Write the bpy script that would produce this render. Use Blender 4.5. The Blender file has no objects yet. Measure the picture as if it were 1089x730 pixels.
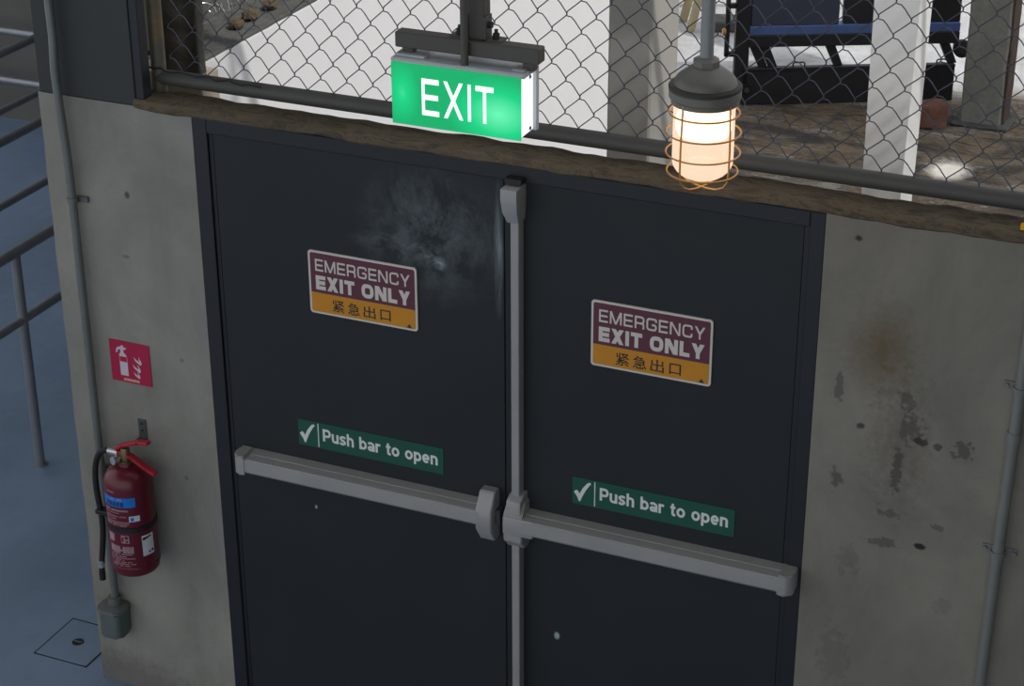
import bpy, bmesh, math, random
from mathutils import Vector, Matrix
random.seed(7)
SC = bpy.context.scene
COL = SC.collection
PI = math.pi

# ---------------------------------------------------------------- camera
F_PX = 2128.83
YAW, PITCH, ROLL = math.radians(23.575), math.radians(26.0), math.radians(-0.226)
cam_d = bpy.data.cameras.new('camera')
cam_d.sensor_fit = 'HORIZONTAL'
cam_d.sensor_width = 36.0
cam_d.lens = F_PX / 1089 * 36.0
cam_d.clip_start, cam_d.clip_end = 0.05, 200
cam = bpy.data.objects.new('camera', cam_d)
COL.objects.link(cam)
cy, sy = math.cos(YAW), math.sin(YAW)
fwd = Vector((-sy * math.cos(PITCH), cy * math.cos(PITCH), -math.sin(PITCH)))
rgt = Vector((cy, sy, 0))
up0 = rgt.cross(fwd)
cr, sr = math.cos(ROLL), math.sin(ROLL)
R_ = rgt * cr + up0 * sr
U_ = up0 * cr - rgt * sr
m = Matrix(((R_.x, U_.x, -fwd.x), (R_.y, U_.y, -fwd.y), (R_.z, U_.z, -fwd.z))).to_4x4()
m.translation = Vector((1.946, -4.647, 4.045))
cam.matrix_world = m
SC.camera = cam

# ---------------------------------------------------------------- light
world = bpy.data.worlds.new('world')
SC.world = world
world.use_nodes = True
wn = world.node_tree
wn.nodes['Background'].inputs[0].default_value = (0.93, 0.96, 1.0, 1)
wn.nodes['Background'].inputs[1].default_value = 0.95

SUN_DIR = Vector((0.60, -0.30, 0.85)).normalized()      # towards the sun
sun_d = bpy.data.lights.new('sun', 'SUN')
sun_d.energy = 2.1
sun_d.angle = math.radians(0.8)
sun_d.color = (1.0, 0.96, 0.9)
sun = bpy.data.objects.new('sun', sun_d)
COL.objects.link(sun)
sun.rotation_euler = SUN_DIR.to_track_quat('Z', 'Y').to_euler()
sun.location = (6, 2, 8)

SC.view_settings.view_transform = 'Standard'
SC.view_settings.look = 'None'
SC.view_settings.gamma = 1
SC.view_settings.use_curve_mapping = False
SC.view_settings.exposure = 0.0

# ---------------------------------------------------------------- materials
def srgb(r, g, b):
    def f(c):
        c /= 255
        return c / 12.92 if c <= .04045 else ((c + .055) / 1.055) ** 2.4
    return (f(r), f(g), f(b), 1)

class NT:
    def __init__(s, name):
        s.m = bpy.data.materials.new(name)
        s.m.use_nodes = True
        s.t = s.m.node_tree
        s.b = s.t.nodes['Principled BSDF']
        s.out = s.t.nodes['Material Output']
        s.tc = s.t.nodes.new('ShaderNodeTexCoord')
    def n(s, typ, **kw):
        x = s.t.nodes.new(typ)
        for k, v in kw.items():
            setattr(x, k, v)
        return x
    def l(s, a, b):
        s.t.links.new(a, b)
    def noise(s, scale, detail=5, rough=.6, stretch=(1, 1, 1), dist=0, off=(0, 0, 0)):
        mp = s.n('ShaderNodeMapping')
        mp.inputs['Scale'].default_value = stretch
        mp.inputs['Location'].default_value = off
        s.l(s.tc.outputs['Object'], mp.inputs[0])
        x = s.n('ShaderNodeTexNoise')
        x.inputs['Scale'].default_value = scale
        x.inputs['Detail'].default_value = detail
        x.inputs['Roughness'].default_value = rough
        x.inputs['Distortion'].default_value = dist
        s.l(mp.outputs[0], x.inputs['Vector'])
        return x.outputs[0]
    def ramp(s, fac, stops):
        r = s.n('ShaderNodeValToRGB')
        e = r.color_ramp.elements
        while len(e) < len(stops):
            e.new(.5)
        for i, (p, c) in enumerate(stops):
            e[i].position = p
            e[i].color = c if len(c) == 4 else (*c, 1)
        s.l(fac, r.inputs[0])
        return r.outputs[0]
    def mixc(s, fac, a, b):
        x = s.n('ShaderNodeMix', data_type='RGBA')
        for sock, v in ((0, fac), (6, a), (7, b)):
            if hasattr(v, 'is_linked') or isinstance(v, bpy.types.NodeSocket):
                s.l(v, x.inputs[sock])
            else:
                x.inputs[sock].default_value = v
        return x.outputs[2]
    def math(s, op, a, b=0.0, clamp=False):
        x = s.n('ShaderNodeMath', operation=op, use_clamp=clamp)
        for i, v in enumerate((a, b)):
            if isinstance(v, bpy.types.NodeSocket):
                s.l(v, x.inputs[i])
            else:
                x.inputs[i].default_value = v
        return x.outputs[0]
    def bump(s, h, strength=.2, dist=.01):
        b = s.n('ShaderNodeBump')
        b.inputs['Strength'].default_value = strength
        b.inputs['Distance'].default_value = dist
        s.l(h, b.inputs['Height'])
        s.l(b.outputs[0], s.b.inputs['Normal'])
    def spot(s, c, r, soft=.5, wob=.0, wscale=45):
        """0..1 mask of an elliptical spot around c (object space), its rim broken up by noise"""
        sub = s.n('ShaderNodeVectorMath', operation='SUBTRACT')
        s.l(s.tc.outputs['Object'], sub.inputs[0])
        sub.inputs[1].default_value = c
        dv = s.n('ShaderNodeVectorMath', operation='DIVIDE')
        s.l(sub.outputs[0], dv.inputs[0])
        dv.inputs[1].default_value = r
        ln = s.n('ShaderNodeVectorMath', operation='LENGTH')
        s.l(dv.outputs[0], ln.inputs[0])
        d = ln.outputs['Value']
        if wob:
            d = s.math('ADD', d, s.math('MULTIPLY', s.math('SUBTRACT', s.noise(wscale, 4), .5), wob))
        mr = s.n('ShaderNodeMapRange')
        mr.inputs['From Min'].default_value = 1.0
        mr.inputs['From Max'].default_value = 1.0 - soft
        s.l(d, mr.inputs['Value'])
        return mr.outputs[0]

def plain(name, c, rough=.5, metal=0., var=.12, scale=14, bump=0., spec=.5):
    t = NT(name)
    c = srgb(*c)
    lo = tuple(x * (1 - var) for x in c[:3]) + (1,)
    hi = tuple(min(1, x * (1 + var)) for x in c[:3]) + (1,)
    nz = t.noise(scale)
    t.l(t.ramp(nz, [(.3, lo), (.7, hi)]), t.b.inputs['Base Color'])
    t.b.inputs['Roughness'].default_value = rough
    t.b.inputs['Metallic'].default_value = metal
    t.b.inputs['Specular IOR Level'].default_value = spec
    if bump:
        t.bump(t.noise(scale * 6), bump, .004)
    return t.m

def emis(name, c, strength, base=(.8, .8, .8, 1)):
    t = NT(name)
    t.b.inputs['Base Color'].default_value = base
    t.b.inputs['Emission Color'].default_value = srgb(*c)
    t.b.inputs['Emission Strength'].default_value = strength
    t.b.inputs['Roughness'].default_value = .4
    return t.m

M = {}
def concrete_wall(name, base, warm, spots):
    t = NT(name)
    b = srgb(*base)
    w = srgb(*warm)
    big = t.ramp(t.noise(2.6, 8, .68, (1, 1, .7), .5), [(.36, (0, 0, 0)), (.64, (1, 1, 1))])
    c = t.mixc(big, b, w)
    streak = t.ramp(t.noise(6, 4, .6, (1, 1, .12)), [(.5, (0, 0, 0)), (.8, (.5, .5, .5))])
    c = t.mixc(streak, c, tuple(x * .72 for x in b[:3]) + (1,))
    fine = t.ramp(t.noise(45, 4, .7), [(.3, (.0, .0, .0)), (.7, (.35, .35, .35))])
    c = t.mixc(fine, c, tuple(x * 1.25 for x in b[:3]) + (1,))
    for (p, r, col, amt, soft, wob) in spots:
        mk = t.math('MULTIPLY', t.spot(p, r, soft, wob), amt)
        c = t.mixc(mk, c, srgb(*col))
    t.l(c, t.b.inputs['Base Color'])
    t.b.inputs['Roughness'].default_value = .85
    t.b.inputs['Specular IOR Level'].default_value = .25
    t.bump(t.noise(30, 6, .7), .18, .006)
    return t.m

M['wall_l'] = concrete_wall('concrete_left', (128, 127, 120), (154, 152, 144), [
    ((-1.335, 0, 1.824), (.012, .1, .016), (60, 58, 54), .8, .6, .5),
    ((-1.36, 0, 1.62), (.018, .1, .008), (70, 68, 62), .6, .8, .5),
    ((-1.19, 0, 1.30), (.010, .1, .010), (70, 68, 62), .5, .8, .5),
    ((-1.21, 0, .88), (.010, .1, .010), (70, 68, 62), .6, .8, .5),
    ((-1.5, 0, .02), (.30, .2, .14), (95, 92, 88), .6, .6, .8)])
M['wall_r'] = concrete_wall('concrete_right', (120, 117, 108), (145, 140, 130), [
    ((.967, 0, 1.75), (.11, .2, .17), (104, 88, 62), .75, .9, .9),
    ((1.03, 0, 1.5), (.10, .2, .24), (88, 80, 68), .45, .9, 2.4),
    ((.88, 0, 2.052), (.012, .1, .010), (55, 52, 48), .9, .5, 1.2),
    ((1.045, 0, 1.62), (.022, .1, .03), (66, 63, 58), .5, .35, 3.2),
    ((1.06, 0, 1.54), (.03, .1, .05), (70, 67, 62), .5, .35, 3.4),
    ((1.089, 0, 1.508), (.022, .1, .014), (56, 54, 50), .8, .4, 2.4),
    ((1.13, 0, 1.50), (.014, .1, .014), (60, 57, 52), .7, .4, 2.6),
    ((1.20, 0, 1.50), (.028, .1, .03), (70, 66, 60), .6, .3, 3.4),
    ((1.03, 0, 1.40), (.018, .1, .07), (70, 66, 60), .6, .4, 3.2),
    ((.925, 0, 1.52), (.012, .1, .010), (58, 55, 50), .8, .4, 2.0),
    ((.86, 0, 1.62), (.014, .1, .05), (82, 78, 72), .6, .4, 3.0),
    ((1.111, 0, 1.191), (.018, .1, .012), (38, 37, 35), .95, .4, 1.4),
    ((1.01, 0, 1.18), (.05, .1, .016), (72, 68, 62), .55, .35, 3.0),
    ((1.02, 0, 1.27), (.03, .1, .018), (76, 72, 66), .5, .35, 3.0),
    ((1.15, 0, 1.26), (.022, .1, .01), (74, 70, 64), .5, .35, 2.6),
    ((.87, 0, 1.35), (.018, .1, .035), (70, 66, 60), .6, .4, 3.0),
    ((.92, 0, 1.10), (.035, .1, .05), (86, 82, 76), .3, .4, 3.2),
    ((1.19, 0, 1.02), (.03, .1, .03), (88, 84, 78), .25, .4, 3.2),
    ((.90, 0, .78), (.05, .1, .10), (88, 84, 78), .25, .4, 3.2)])
M['ceiling'] = plain('ceiling_paint', (120, 120, 118), .9, 0, .06, 3)
M['backwall'] = plain('grey_plaster', (98, 98, 94), .9, 0, .15, 2.5, .1)

def ledge_mat():
    t = NT('weathered_concrete_edge')
    a = t.noise(9, 9, .75, (1, 2.4, 2.4), .9)
    c = t.ramp(a, [(.24, srgb(40, 36, 32)), (.40, srgb(86, 77, 65)), (.52, srgb(112, 100, 82)), (.60, srgb(78, 70, 60)), (.74, srgb(132, 118, 92))])
    moss = t.ramp(t.noise(4, 5, .6, (1, 3, 3), .3, (3, 1, 2)), [(.55, (0, 0, 0)), (.72, (.55, .55, .55))])
    c = t.mixc(moss, c, srgb(64, 60, 48))
    t.l(c, t.b.inputs['Base Color'])
    t.b.inputs['Roughness'].default_value = .9
    t.b.inputs['Specular IOR Level'].default_value = .2
    t.bump(t.noise(26, 8, .75), .6, .012)
    return t.m
M['ledge'] = ledge_mat()

def floor_mat():
    t = NT('blue_epoxy')
    c = t.ramp(t.noise(1.3, 6, .6), [(.3, srgb(108, 127, 152)), (.7, srgb(124, 144, 170))])
    sc = t.ramp(t.noise(14, 6, .7, (1, .4, 1)), [(.5, (0, 0, 0)), (.85, (.45, .45, .45))])
    c = t.mixc(sc, c, srgb(98, 110, 128))
    t.l(c, t.b.inputs['Base Color'])
    r = t.ramp(t.noise(5, 5), [(.3, (.32, .32, .32)), (.7, (.55, .55, .55))])
    t.l(r, t.b.inputs['Roughness'])
    t.bump(t.noise(9, 6), .08, .004)
    return t.m
M['floor'] = floor_mat()

def door_mat(name, spots):
    t = NT(name)
    c = t.ramp(t.noise(3, 5), [(.3, srgb(35, 40, 43)), (.7, srgb(40, 44, 47))])
    for (p, r, amt, scale, lo, st) in spots:
        nz = t.ramp(t.noise(scale, 7, .72, st, .2), [(lo, (0, 0, 0)), (min(.98, lo + .3), (1, 1, 1))])
        mk = t.math('MULTIPLY', t.math('MULTIPLY', t.spot(p, r, .9), nz), amt)
        c = t.mixc(mk, c, srgb(165, 178, 182))
    t.l(c, t.b.inputs['Base Color'])
    t.b.inputs['Roughness'].default_value = .55
    t.b.inputs['Specular IOR Level'].default_value = .35
    t.bump(t.noise(60, 3), .03, .002)
    return t.m
M['door_l'] = door_mat('worn_dark_paint', [
    ((-.33, 0, 1.86), (.26, .3, .24), .42, 9, .42, (1, 1, .7)),
    ((-.36, 0, 1.80), (.10, .3, .05), .55, 26, .44, (1, 1, 1)),
    ((-.47, 0, 1.81), (.14, .3, .035), .35, 20, .42, (.6, 1, 1.4)),
    ((-.305, 0, 1.775), (.025, .3, .025), .9, 40, .35, (1, 1, 1)),
    ((-.748, 0, .877), (.006, .3, .009), 1.2, 3, .0, (1, 1, 1)),
    ((-.125, 0, 1.85), (.016, .3, .24), .75, 16, .38, (2.5, 1, .25))])
M['door_r'] = door_mat('dark_paint', [
    ((.058, 0, .616), (.011, .3, .016), 1.6, 3, .0, (1, 1, 1))])
M['frame'] = plain('dark_frame_paint', (27, 31, 37), .5, 0, .08, 8)
M['panel'] = plain('dark_sheet_paint', (49, 52, 53), .6, 0, .06, 3)
M['alu'] = plain('satin_silver_paint', (160, 160, 158), .45, .15, .06, 9)
M['alu_dark'] = plain('dull_steel', (95, 97, 99), .45, .6, .1, 20)
M['black'] = plain('black_plastic', (26, 27, 29), .5, 0, .1, 20)
M['black_rub'] = plain('black_rubber', (22, 23, 25), .7, 0, .1, 20)
M['pipe'] = plain('galvanised_conduit', (112, 116, 114), .42, .3, .10, 6)
M['lamp_pipe'] = plain('lamp_pipe_grey', (142, 145, 145), .45, .2, .06, 6)
M['pipe_r'] = plain('grey_painted_conduit', (126, 128, 124), .55, .2, .08, 6)
M['box'] = plain('grey_green_cast_box', (94, 104, 102), .55, .2, .12, 12, .1)
M['rail'] = plain('brushed_steel', (140, 143, 148), .34, .5, .08, 8)
def rusty(name, base, rust, lo, scale=7, metal=.3, rough=.6):
    t = NT(name)
    c = t.ramp(t.noise(3, 4), [(.3, tuple(x * .85 for x in srgb(*base)[:3])), (.7, srgb(*base))])
    k = t.ramp(t.noise(scale, 7, .7, (1, 1, 1), .4, (2, 5, 1)), [(lo, (0, 0, 0)), (lo + .18, (.8, .8, .8))])
    c = t.mixc(k, c, srgb(*rust))
    t.l(c, t.b.inputs['Base Color'])
    t.b.inputs['Roughness'].default_value = rough
    t.b.inputs['Metallic'].default_value = metal
    t.bump(t.noise(40, 5), .15, .003)
    return t.m
M['fence_pipe'] = rusty('weathered_fence_pipe', (88, 88, 84), (96, 72, 54), .62)
M['fence_post'] = rusty('rust_stained_post', (104, 100, 90), (138, 116, 70), .5, 5)
M['wire'] = plain('dull_galvanised_wire', (90, 91, 104), .5, .6, .15, 30)
M['white_wall'] = plain('white_masonry_paint', (236, 236, 238), .85, 0, .02, 3, .05)
M['white_post'] = plain('white_gloss_paint', (243, 242, 240), .5, 0, .02, 6, .1)
M['beige'] = plain('beige_render', (186, 172, 156), .85, 0, .06, 8, .1)
M['column'] = plain('grey_masonry_paint', (168, 166, 160), .8, 0, .05, 5, .1)
def rough_conc(name, lo, hi, scale=8, stain=None):
    t = NT(name)
    c = t.ramp(t.noise(scale, 8, .7, (1, 1, 1), .4), [(.28, srgb(*lo)), (.7, srgb(*hi))])
    d = t.ramp(t.noise(scale * 3.2, 6, .7, (1, 1, 1), .8, (4, 2, 7)), [(.62, (0, 0, 0)), (.74, (.7, .7, .7))])
    c = t.mixc(d, c, srgb(*(stain or tuple(x * .55 for x in lo))))
    t.l(c, t.b.inputs['Base Color'])
    t.b.inputs['Roughness'].default_value = .9
    t.b.inputs['Specular IOR Level'].default_value = .2
    t.bump(t.noise(scale * 4, 8, .75), .6, .02)
    return t.m
M['coping'] = rough_conc('rough_concrete_coping', (78, 78, 76), (112, 112, 110), 10)
M['dark_conc'] = rough_conc('dark_weathered_concrete', (78, 76, 70), (104, 101, 93), 9)
M['old_post'] = rough_conc('chipped_painted_concrete', (126, 126, 120), (160, 160, 154), 6, (60, 58, 55))
M['rust_edge'] = rough_conc('rust_stained_concrete', (78, 62, 56), (104, 88, 80), 10)
M['rubble'] = rough_conc('ochre_rubble', (84, 74, 60), (120, 106, 84), 20)
M['brick'] = rough_conc('red_brown_brick', (108, 76, 66), (140, 104, 90), 12)
def ground_mat():
    t = NT('earth_and_concrete_ground')
    br = t.ramp(t.noise(3.2, 10, .74, (.7, 1.5, 1), 1.2), [(.34, srgb(66, 62, 58)), (.43, srgb(118, 106, 92)), (.49, srgb(158, 140, 116)), (.54, srgb(98, 92, 86)), (.60, srgb(186, 178, 166)), (.68, srgb(104, 90, 76))])
    orange = t.ramp(t.noise(6, 7, .7, (1, 1, 1), .6, (3, 9, 0)), [(.52, (0, 0, 0)), (.64, (.6, .6, .6))])
    br = t.mixc(orange, br, srgb(150, 116, 86))
    dark = t.ramp(t.noise(2.2, 8, .7, (.6, 1.4, 1), .8, (7, 3, 0)), [(.47, (0, 0, 0)), (.58, (.8, .8, .8))])
    br = t.mixc(dark, br, srgb(62, 60, 58))
    br = t.mixc(t.spot((.0, 5.93, 0), (.15, .17, .5), .5, .8, 14), br, srgb(246, 240, 230))  # glare of the sun patch painted into the ground colour
    pale = t.ramp(t.noise(1.9, 7, .65, (1, 1, 1), .5, (8, 1, 0)), [(.28, srgb(150, 148, 142)), (.45, srgb(206, 206, 206)), (.7, srgb(236, 236, 238))])
    sep = t.n('ShaderNodeSeparateXYZ')
    t.l(t.tc.outputs['Object'], sep.inputs[0])
    yy = t.math('ADD', sep.outputs[1], t.math('MULTIPLY', t.math('SUBTRACT', t.noise(1.6, 5), .5), .9))
    # the paved yard begins behind a line running about parallel to the trolley
    yy = t.math('SUBTRACT', yy, t.math('MULTIPLY', sep.outputs[0], .42))
    mr = t.n('ShaderNodeMapRange')
    mr.inputs['From Min'].default_value = 7.15
    mr.inputs['From Max'].default_value = 7.55
    t.l(yy, mr.inputs['Value'])
    t.l(t.mixc(mr.outputs[0], br, pale), t.b.inputs['Base Color'])
    t.b.inputs['Roughness'].default_value = .8
    t.b.inputs['Specular IOR Level'].default_value = .3
    t.bump(t.noise(9, 9, .75), .9, .06)
    return t.m
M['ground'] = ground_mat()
M['cream_wood'] = plain('pale_timber', (188, 172, 138), .7, 0, .12, 8)
M['navy'] = plain('dark_blue_grey_panel', (66, 72, 90), .55, 0, .1, 4)
M['blue'] = plain('blue_enamel', (82, 108, 164), .5, 0, .12, 7)
M['soot'] = plain('black_steel', (38, 39, 42), .55, .1, .15, 8)
M['orange'] = plain('amber_reflector', (200, 140, 40), .3, 0, .05, 20)
M['red_ext'] = plain('dark_red_enamel', (96, 22, 37), .32, 0, .05, 6)
M['red_lever'] = plain('red_lever_paint', (170, 26, 48), .4, 0, .05, 6)
M['red_sign'] = plain('crimson_sign_vinyl', (172, 16, 66), .45, 0, .02, 6)
M['red_plastic'] = plain('red_plastic', (170, 40, 44), .5, 0, .05, 6)
M['sign_white'] = plain('sign_white', (214, 208, 198), .5, 0, .03, 10)
M['maroon'] = plain('sign_maroon', (96, 46, 62), .5, 0, .04, 10)
M['amber'] = plain('sign_amber', (204, 138, 22), .5, 0, .06, 16)
M['ink'] = plain('sign_ink', (44, 44, 48), .5, 0, .03, 10)
M['green_stk'] = plain('sticker_green', (22, 84, 68), .45, 0, .03, 10)
M['stk_white'] = plain('sticker_white', (224, 228, 226), .45, 0, .02, 10)
M['caption'] = plain('caption_cream', (214, 188, 150), .5, 0, .1, 60)
M['picto'] = plain('pictogram_grey', (206, 196, 204), .45, 0, .02, 10)
M['lab_blue'] = plain('label_blue', (18, 120, 214), .4, 0, .03, 10)
M['lab_navy'] = plain('label_navy', (14, 62, 130), .4, 0, .03, 10)
M['lab_white'] = plain('label_white', (206, 210, 216), .45, 0, .04, 30)
M['lab_pink'] = plain('label_pale_print', (165, 132, 140), .45, 0, .04, 30)
M['chrome'] = plain('chrome', (200, 202, 204), .25, .8, .03, 10)
M['brass'] = plain('dull_brass', (120, 106, 76), .4, .7, .1, 20)
M['yellow'] = plain('yellow_tag', (236, 178, 20), .5, 0, .04, 10)
M['cap_grey'] = plain('cast_grey_metal', (116, 115, 108), .5, .3, .1, 9)
M['seal'] = plain('dark_gasket', (58, 56, 52), .6, .1, .1, 9)
M['cage'] = plain('lamp_tinted_wire', (206, 156, 92), .4, .6, .08, 20)  # orange of the lamp's glow put into the wire colour
M['bracket'] = rusty('dark_bracket_steel', (92, 89, 84), (100, 86, 72), .62, 9)
M['frost_top'] = plain('frosted_grey_plastic', (190, 194, 198), .5, 0, .05, 8)
M['silver_sign'] = emis('lit_frosted_side', (252, 253, 255), .95)
M['exit_white'] = emis('lit_white_letters', (250, 255, 252), 1.0)
def exit_green():
    t = NT('backlit_green_face')
    a = t.spot((.120, -.045, .062), (.15, .4, .10), 1.0)      # the lamp inside shows through near the T
    b = t.spot((-.150, -.045, .085), (.05, .4, .085), 1.0)     # second tube end
    k = t.math('ADD', a, t.math('MULTIPLY', b, .6), True)
    c = t.ramp(k, [(0, srgb(0, 168, 100)), (.45, srgb(6, 208, 130)), (1, srgb(110, 250, 186))])
    t.b.inputs['Base Color'].default_value = srgb(0, 120, 70)
    t.l(c, t.b.inputs['Emission Color'])
    t.b.inputs['Emission Strength'].default_value = .92
    return t.m
M['exit_green'] = exit_green()
M['bulb'] = emis('glowing_bulb', (255, 228, 178), 3.2)
def lamp_glass():
    t = NT('frosted_lamp_glass')
    tr = t.n('ShaderNodeBsdfTransparent')
    tr.inputs[0].default_value = (1, .95, .88, 1)
    em = t.n('ShaderNodeEmission')
    em.inputs[0].default_value = srgb(255, 216, 188)
    em.inputs[1].default_value = 1.5
    gl = t.n('ShaderNodeBsdfGlossy')
    gl.inputs['Roughness'].default_value = .1
    mx = t.n('ShaderNodeMixShader')
    mx.inputs[0].default_value = .52
    t.l(tr.outputs[0], mx.inputs[1]); t.l(em.outputs[0], mx.inputs[2])
    m2 = t.n('ShaderNodeMixShader')
    m2.inputs[0].default_value = .06
    t.l(mx.outputs[0], m2.inputs[1]); t.l(gl.outputs[0], m2.inputs[2])
    t.l(m2.outputs[0], t.out.inputs[0])
    return t.m
M['glass'] = lamp_glass()

# ---------------------------------------------------------------- geometry helpers
def bm_new():
    return bmesh.new()

def add_box(bm, x0, x1, y0, y1, z0, z1, bev=0., mat=None, seg=1):
    b = bmesh.new()
    r = bmesh.ops.create_cube(b, size=1)
    for v in b.verts:
        v.co = Vector(((x0 + x1) / 2 + v.co.x * (x1 - x0), (y0 + y1) / 2 + v.co.y * (y1 - y0), (z0 + z1) / 2 + v.co.z * (z1 - z0)))
    if bev:
        bmesh.ops.bevel(b, geom=b.edges[:], offset=bev, segments=seg, affect='EDGES', profile=.5)
    if mat is not None:
        bmesh.ops.transform(b, matrix=mat, verts=b.verts)
    merge(bm, b)

def merge(bm, b):
    me = bpy.data.meshes.new('tmp')
    b.to_mesh(me)
    b.free()
    bm.from_mesh(me)
    bpy.data.meshes.remove(me)

def frame_for(d):
    d = d.normalized()
    a = Vector((0, 0, 1)) if abs(d.z) < .9 else Vector((1, 0, 0))
    u = d.cross(a).normalized()
    return u, d.cross(u).normalized()

def add_tube(bm, pts, r, n=10, closed=False, cap=True, radii=None):
    pts = [Vector(p) for p in pts]
    N = len(pts)
    rings = []
    u = None
    for i, p in enumerate(pts):
        a = pts[(i - 1) % N] if (closed or i > 0) else p
        c = pts[(i + 1) % N] if (closed or i < N - 1) else p
        d = (c - a).normalized()
        if u is None:
            u, w = frame_for(d)
        else:
            u = (u - d * u.dot(d)).normalized()
            w = d.cross(u).normalized()
        rr = radii[i] if radii else r
        rings.append([bm.verts.new(p + (u * math.cos(2 * PI * k / n) + w * math.sin(2 * PI * k / n)) * rr) for k in range(n)])
    for i in range(N if closed else N - 1):
        A, B = rings[i], rings[(i + 1) % N]
        for k in range(n):
            bm.faces.new((A[k], A[(k + 1) % n], B[(k + 1) % n], B[k]))
    if cap and not closed:
        bm.faces.new(rings[0][::-1]); bm.faces.new(rings[-1])

def add_lathe(bm, prof, cx, cy_, n=32, axis_z0=0.0):
    """prof: (r, z) from one end to the other"""
    rings = []
    for r, z in prof:
        if r < 1e-6:
            rings.append([bm.verts.new((cx, cy_, z + axis_z0))])
        else:
            rings.append([bm.verts.new((cx + r * math.cos(2 * PI * k / n), cy_ + r * math.sin(2 * PI * k / n), z + axis_z0)) for k in range(n)])
    for A, B in zip(rings, rings[1:]):
        for k in range(n):
            a0, a1 = A[k % len(A)], A[(k + 1) % len(A)]
            b0, b1 = B[k % len(B)], B[(k + 1) % len(B)]
            vs = []
            for v in (a0, a1, b1, b0):
                if v not in vs:
                    vs.append(v)
            if len(vs) > 2:
                try:
                    bm.faces.new(vs)
                except ValueError:
                    pass
    for ring in (rings[0], rings[-1]):
        if len(ring) > 2:
            try:
                bm.faces.new(ring)
            except ValueError:
                pass

def add_prism(bm, poly, axis, a, b):
    """poly of 2-D points; axis 'x': poly=(y,z); 'y': poly=(x,z); 'z': poly=(x,y)"""
    def P(p, t):
        return {'x': (t, p[0], p[1]), 'y': (p[0], t, p[1]), 'z': (p[0], p[1], t)}[axis]
    A = [bm.verts.new(P(p, a)) for p in poly]
    B = [bm.verts.new(P(p, b)) for p in poly]
    n = len(poly)
    bm.faces.new(A); bm.faces.new(B[::-1])
    for i in range(n):
        bm.faces.new((A[i], B[i], B[(i + 1) % n], A[(i + 1) % n]))

def rough_up(bm, amp, scale, cuts=0, seed=0, keep=None):
    from mathutils import noise
    if cuts:
        bmesh.ops.subdivide_edges(bm, edges=bm.edges[:], cuts=cuts, use_grid_fill=True)
    for v in bm.verts:
        if keep and keep(v.co):
            continue
        v.co += noise.noise_vector(v.co * scale + Vector((seed, seed, seed))) * amp

def finish(name, bm, mat, base=None, parent=None, smooth=True, angle=35):
    bmesh.ops.remove_doubles(bm, verts=bm.verts, dist=1e-6)
    bmesh.ops.recalc_face_normals(bm, faces=bm.faces[:])
    me = bpy.data.meshes.new(name)
    org = Vector(base) if base is not None else Vector((0, 0, 0))
    if parent is not None:
        org = WORLD[parent.name_full]
    bmesh.ops.translate(bm, verts=bm.verts, vec=-org)
    if smooth:
        lim = math.radians(angle)
        for f in bm.faces:
            f.smooth = True
        for e in bm.edges:
            if len(e.link_faces) == 2 and e.calc_face_angle(0) > lim:
                e.smooth = False
    bm.to_mesh(me)
    bm.free()
    me.materials.append(mat)
    o = bpy.data.objects.new(name, me)
    COL.objects.link(o)
    if parent is not None:
        o.parent = parent
    else:
        o.location = org
    WORLD[o.name_full] = org
    return o

WORLD = {}
def props(o, label=None, cat=None, group=None, kind=None):
    for k, v in (('label', label), ('category', cat), ('group', group), ('kind', kind)):
        if v:
            o[k] = v
    return o

def thing(name, label, cat, loc, group=None):
    o = bpy.data.objects.new(name, None)
    COL.objects.link(o)
    o.location = loc
    o.empty_display_size = .05
    WORLD[o.name_full] = Vector(loc)
    return props(o, label, cat, group)

def struct(name, bm, mat, label=None, cat=None, smooth=True):
    return props(finish(name, bm, mat, smooth=smooth), label, cat, None, 'structure')

def box_obj(name, mat, ext, parent, bev=.0, base=None, seg=1):
    b = bm_new()
    add_box(b, *ext, bev=bev, seg=seg)
    return finish(name, b, mat, base=base, parent=parent)

def text_bm(s, x0, x1, z0, z1, y, bold=0.0, depth=.0006, shear=0.0, bm=None, space=1.0):
    """letters standing on the plane y (facing -y), fitted to the box x0..x1, z0..z1"""
    c = bpy.data.curves.new('t', 'FONT')
    c.body = s
    c.offset = bold
    c.space_character = space
    c.resolution_u = 6
    o = bpy.data.objects.new('t', c)
    COL.objects.link(o)
    dg = bpy.context.evaluated_depsgraph_get()
    me = bpy.data.meshes.new_from_object(o.evaluated_get(dg))
    xs = [v.co.x for v in me.vertices]
    ys = [v.co.y for v in me.vertices]
    ax, bx, ay, by = min(xs), max(xs), min(ys), max(ys)
    b = bmesh.new()
    b.from_mesh(me)
    for v in b.verts:
        X = x0 + (v.co.x - ax) / (bx - ax) * (x1 - x0)
        Z = z0 + (v.co.y - ay) / (by - ay) * (z1 - z0)
        v.co = (X, y, Z)
    r = bmesh.ops.extrude_face_region(b, geom=b.faces[:])
    for g in r['geom']:
        if isinstance(g, bmesh.types.BMVert):
            g.co.y -= depth
    bpy.data.objects.remove(o)
    bpy.data.curves.remove(c)
    bpy.data.meshes.remove(me)
    if bm is None:
        return b
    merge(bm, b)
    return bm

def rounded_rect(x0, x1, z0, z1, r, n=6):
    out = []
    for cx, cz, a0 in ((x1 - r, z1 - r, 0), (x0 + r, z1 - r, 90), (x0 + r, z0 + r, 180), (x1 - r, z0 + r, 270)):
        for k in range(n + 1):
            a = math.radians(a0 + 90 * k / n)
            out.append((cx + r * math.cos(a), cz + r * math.sin(a)))
    return out


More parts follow.
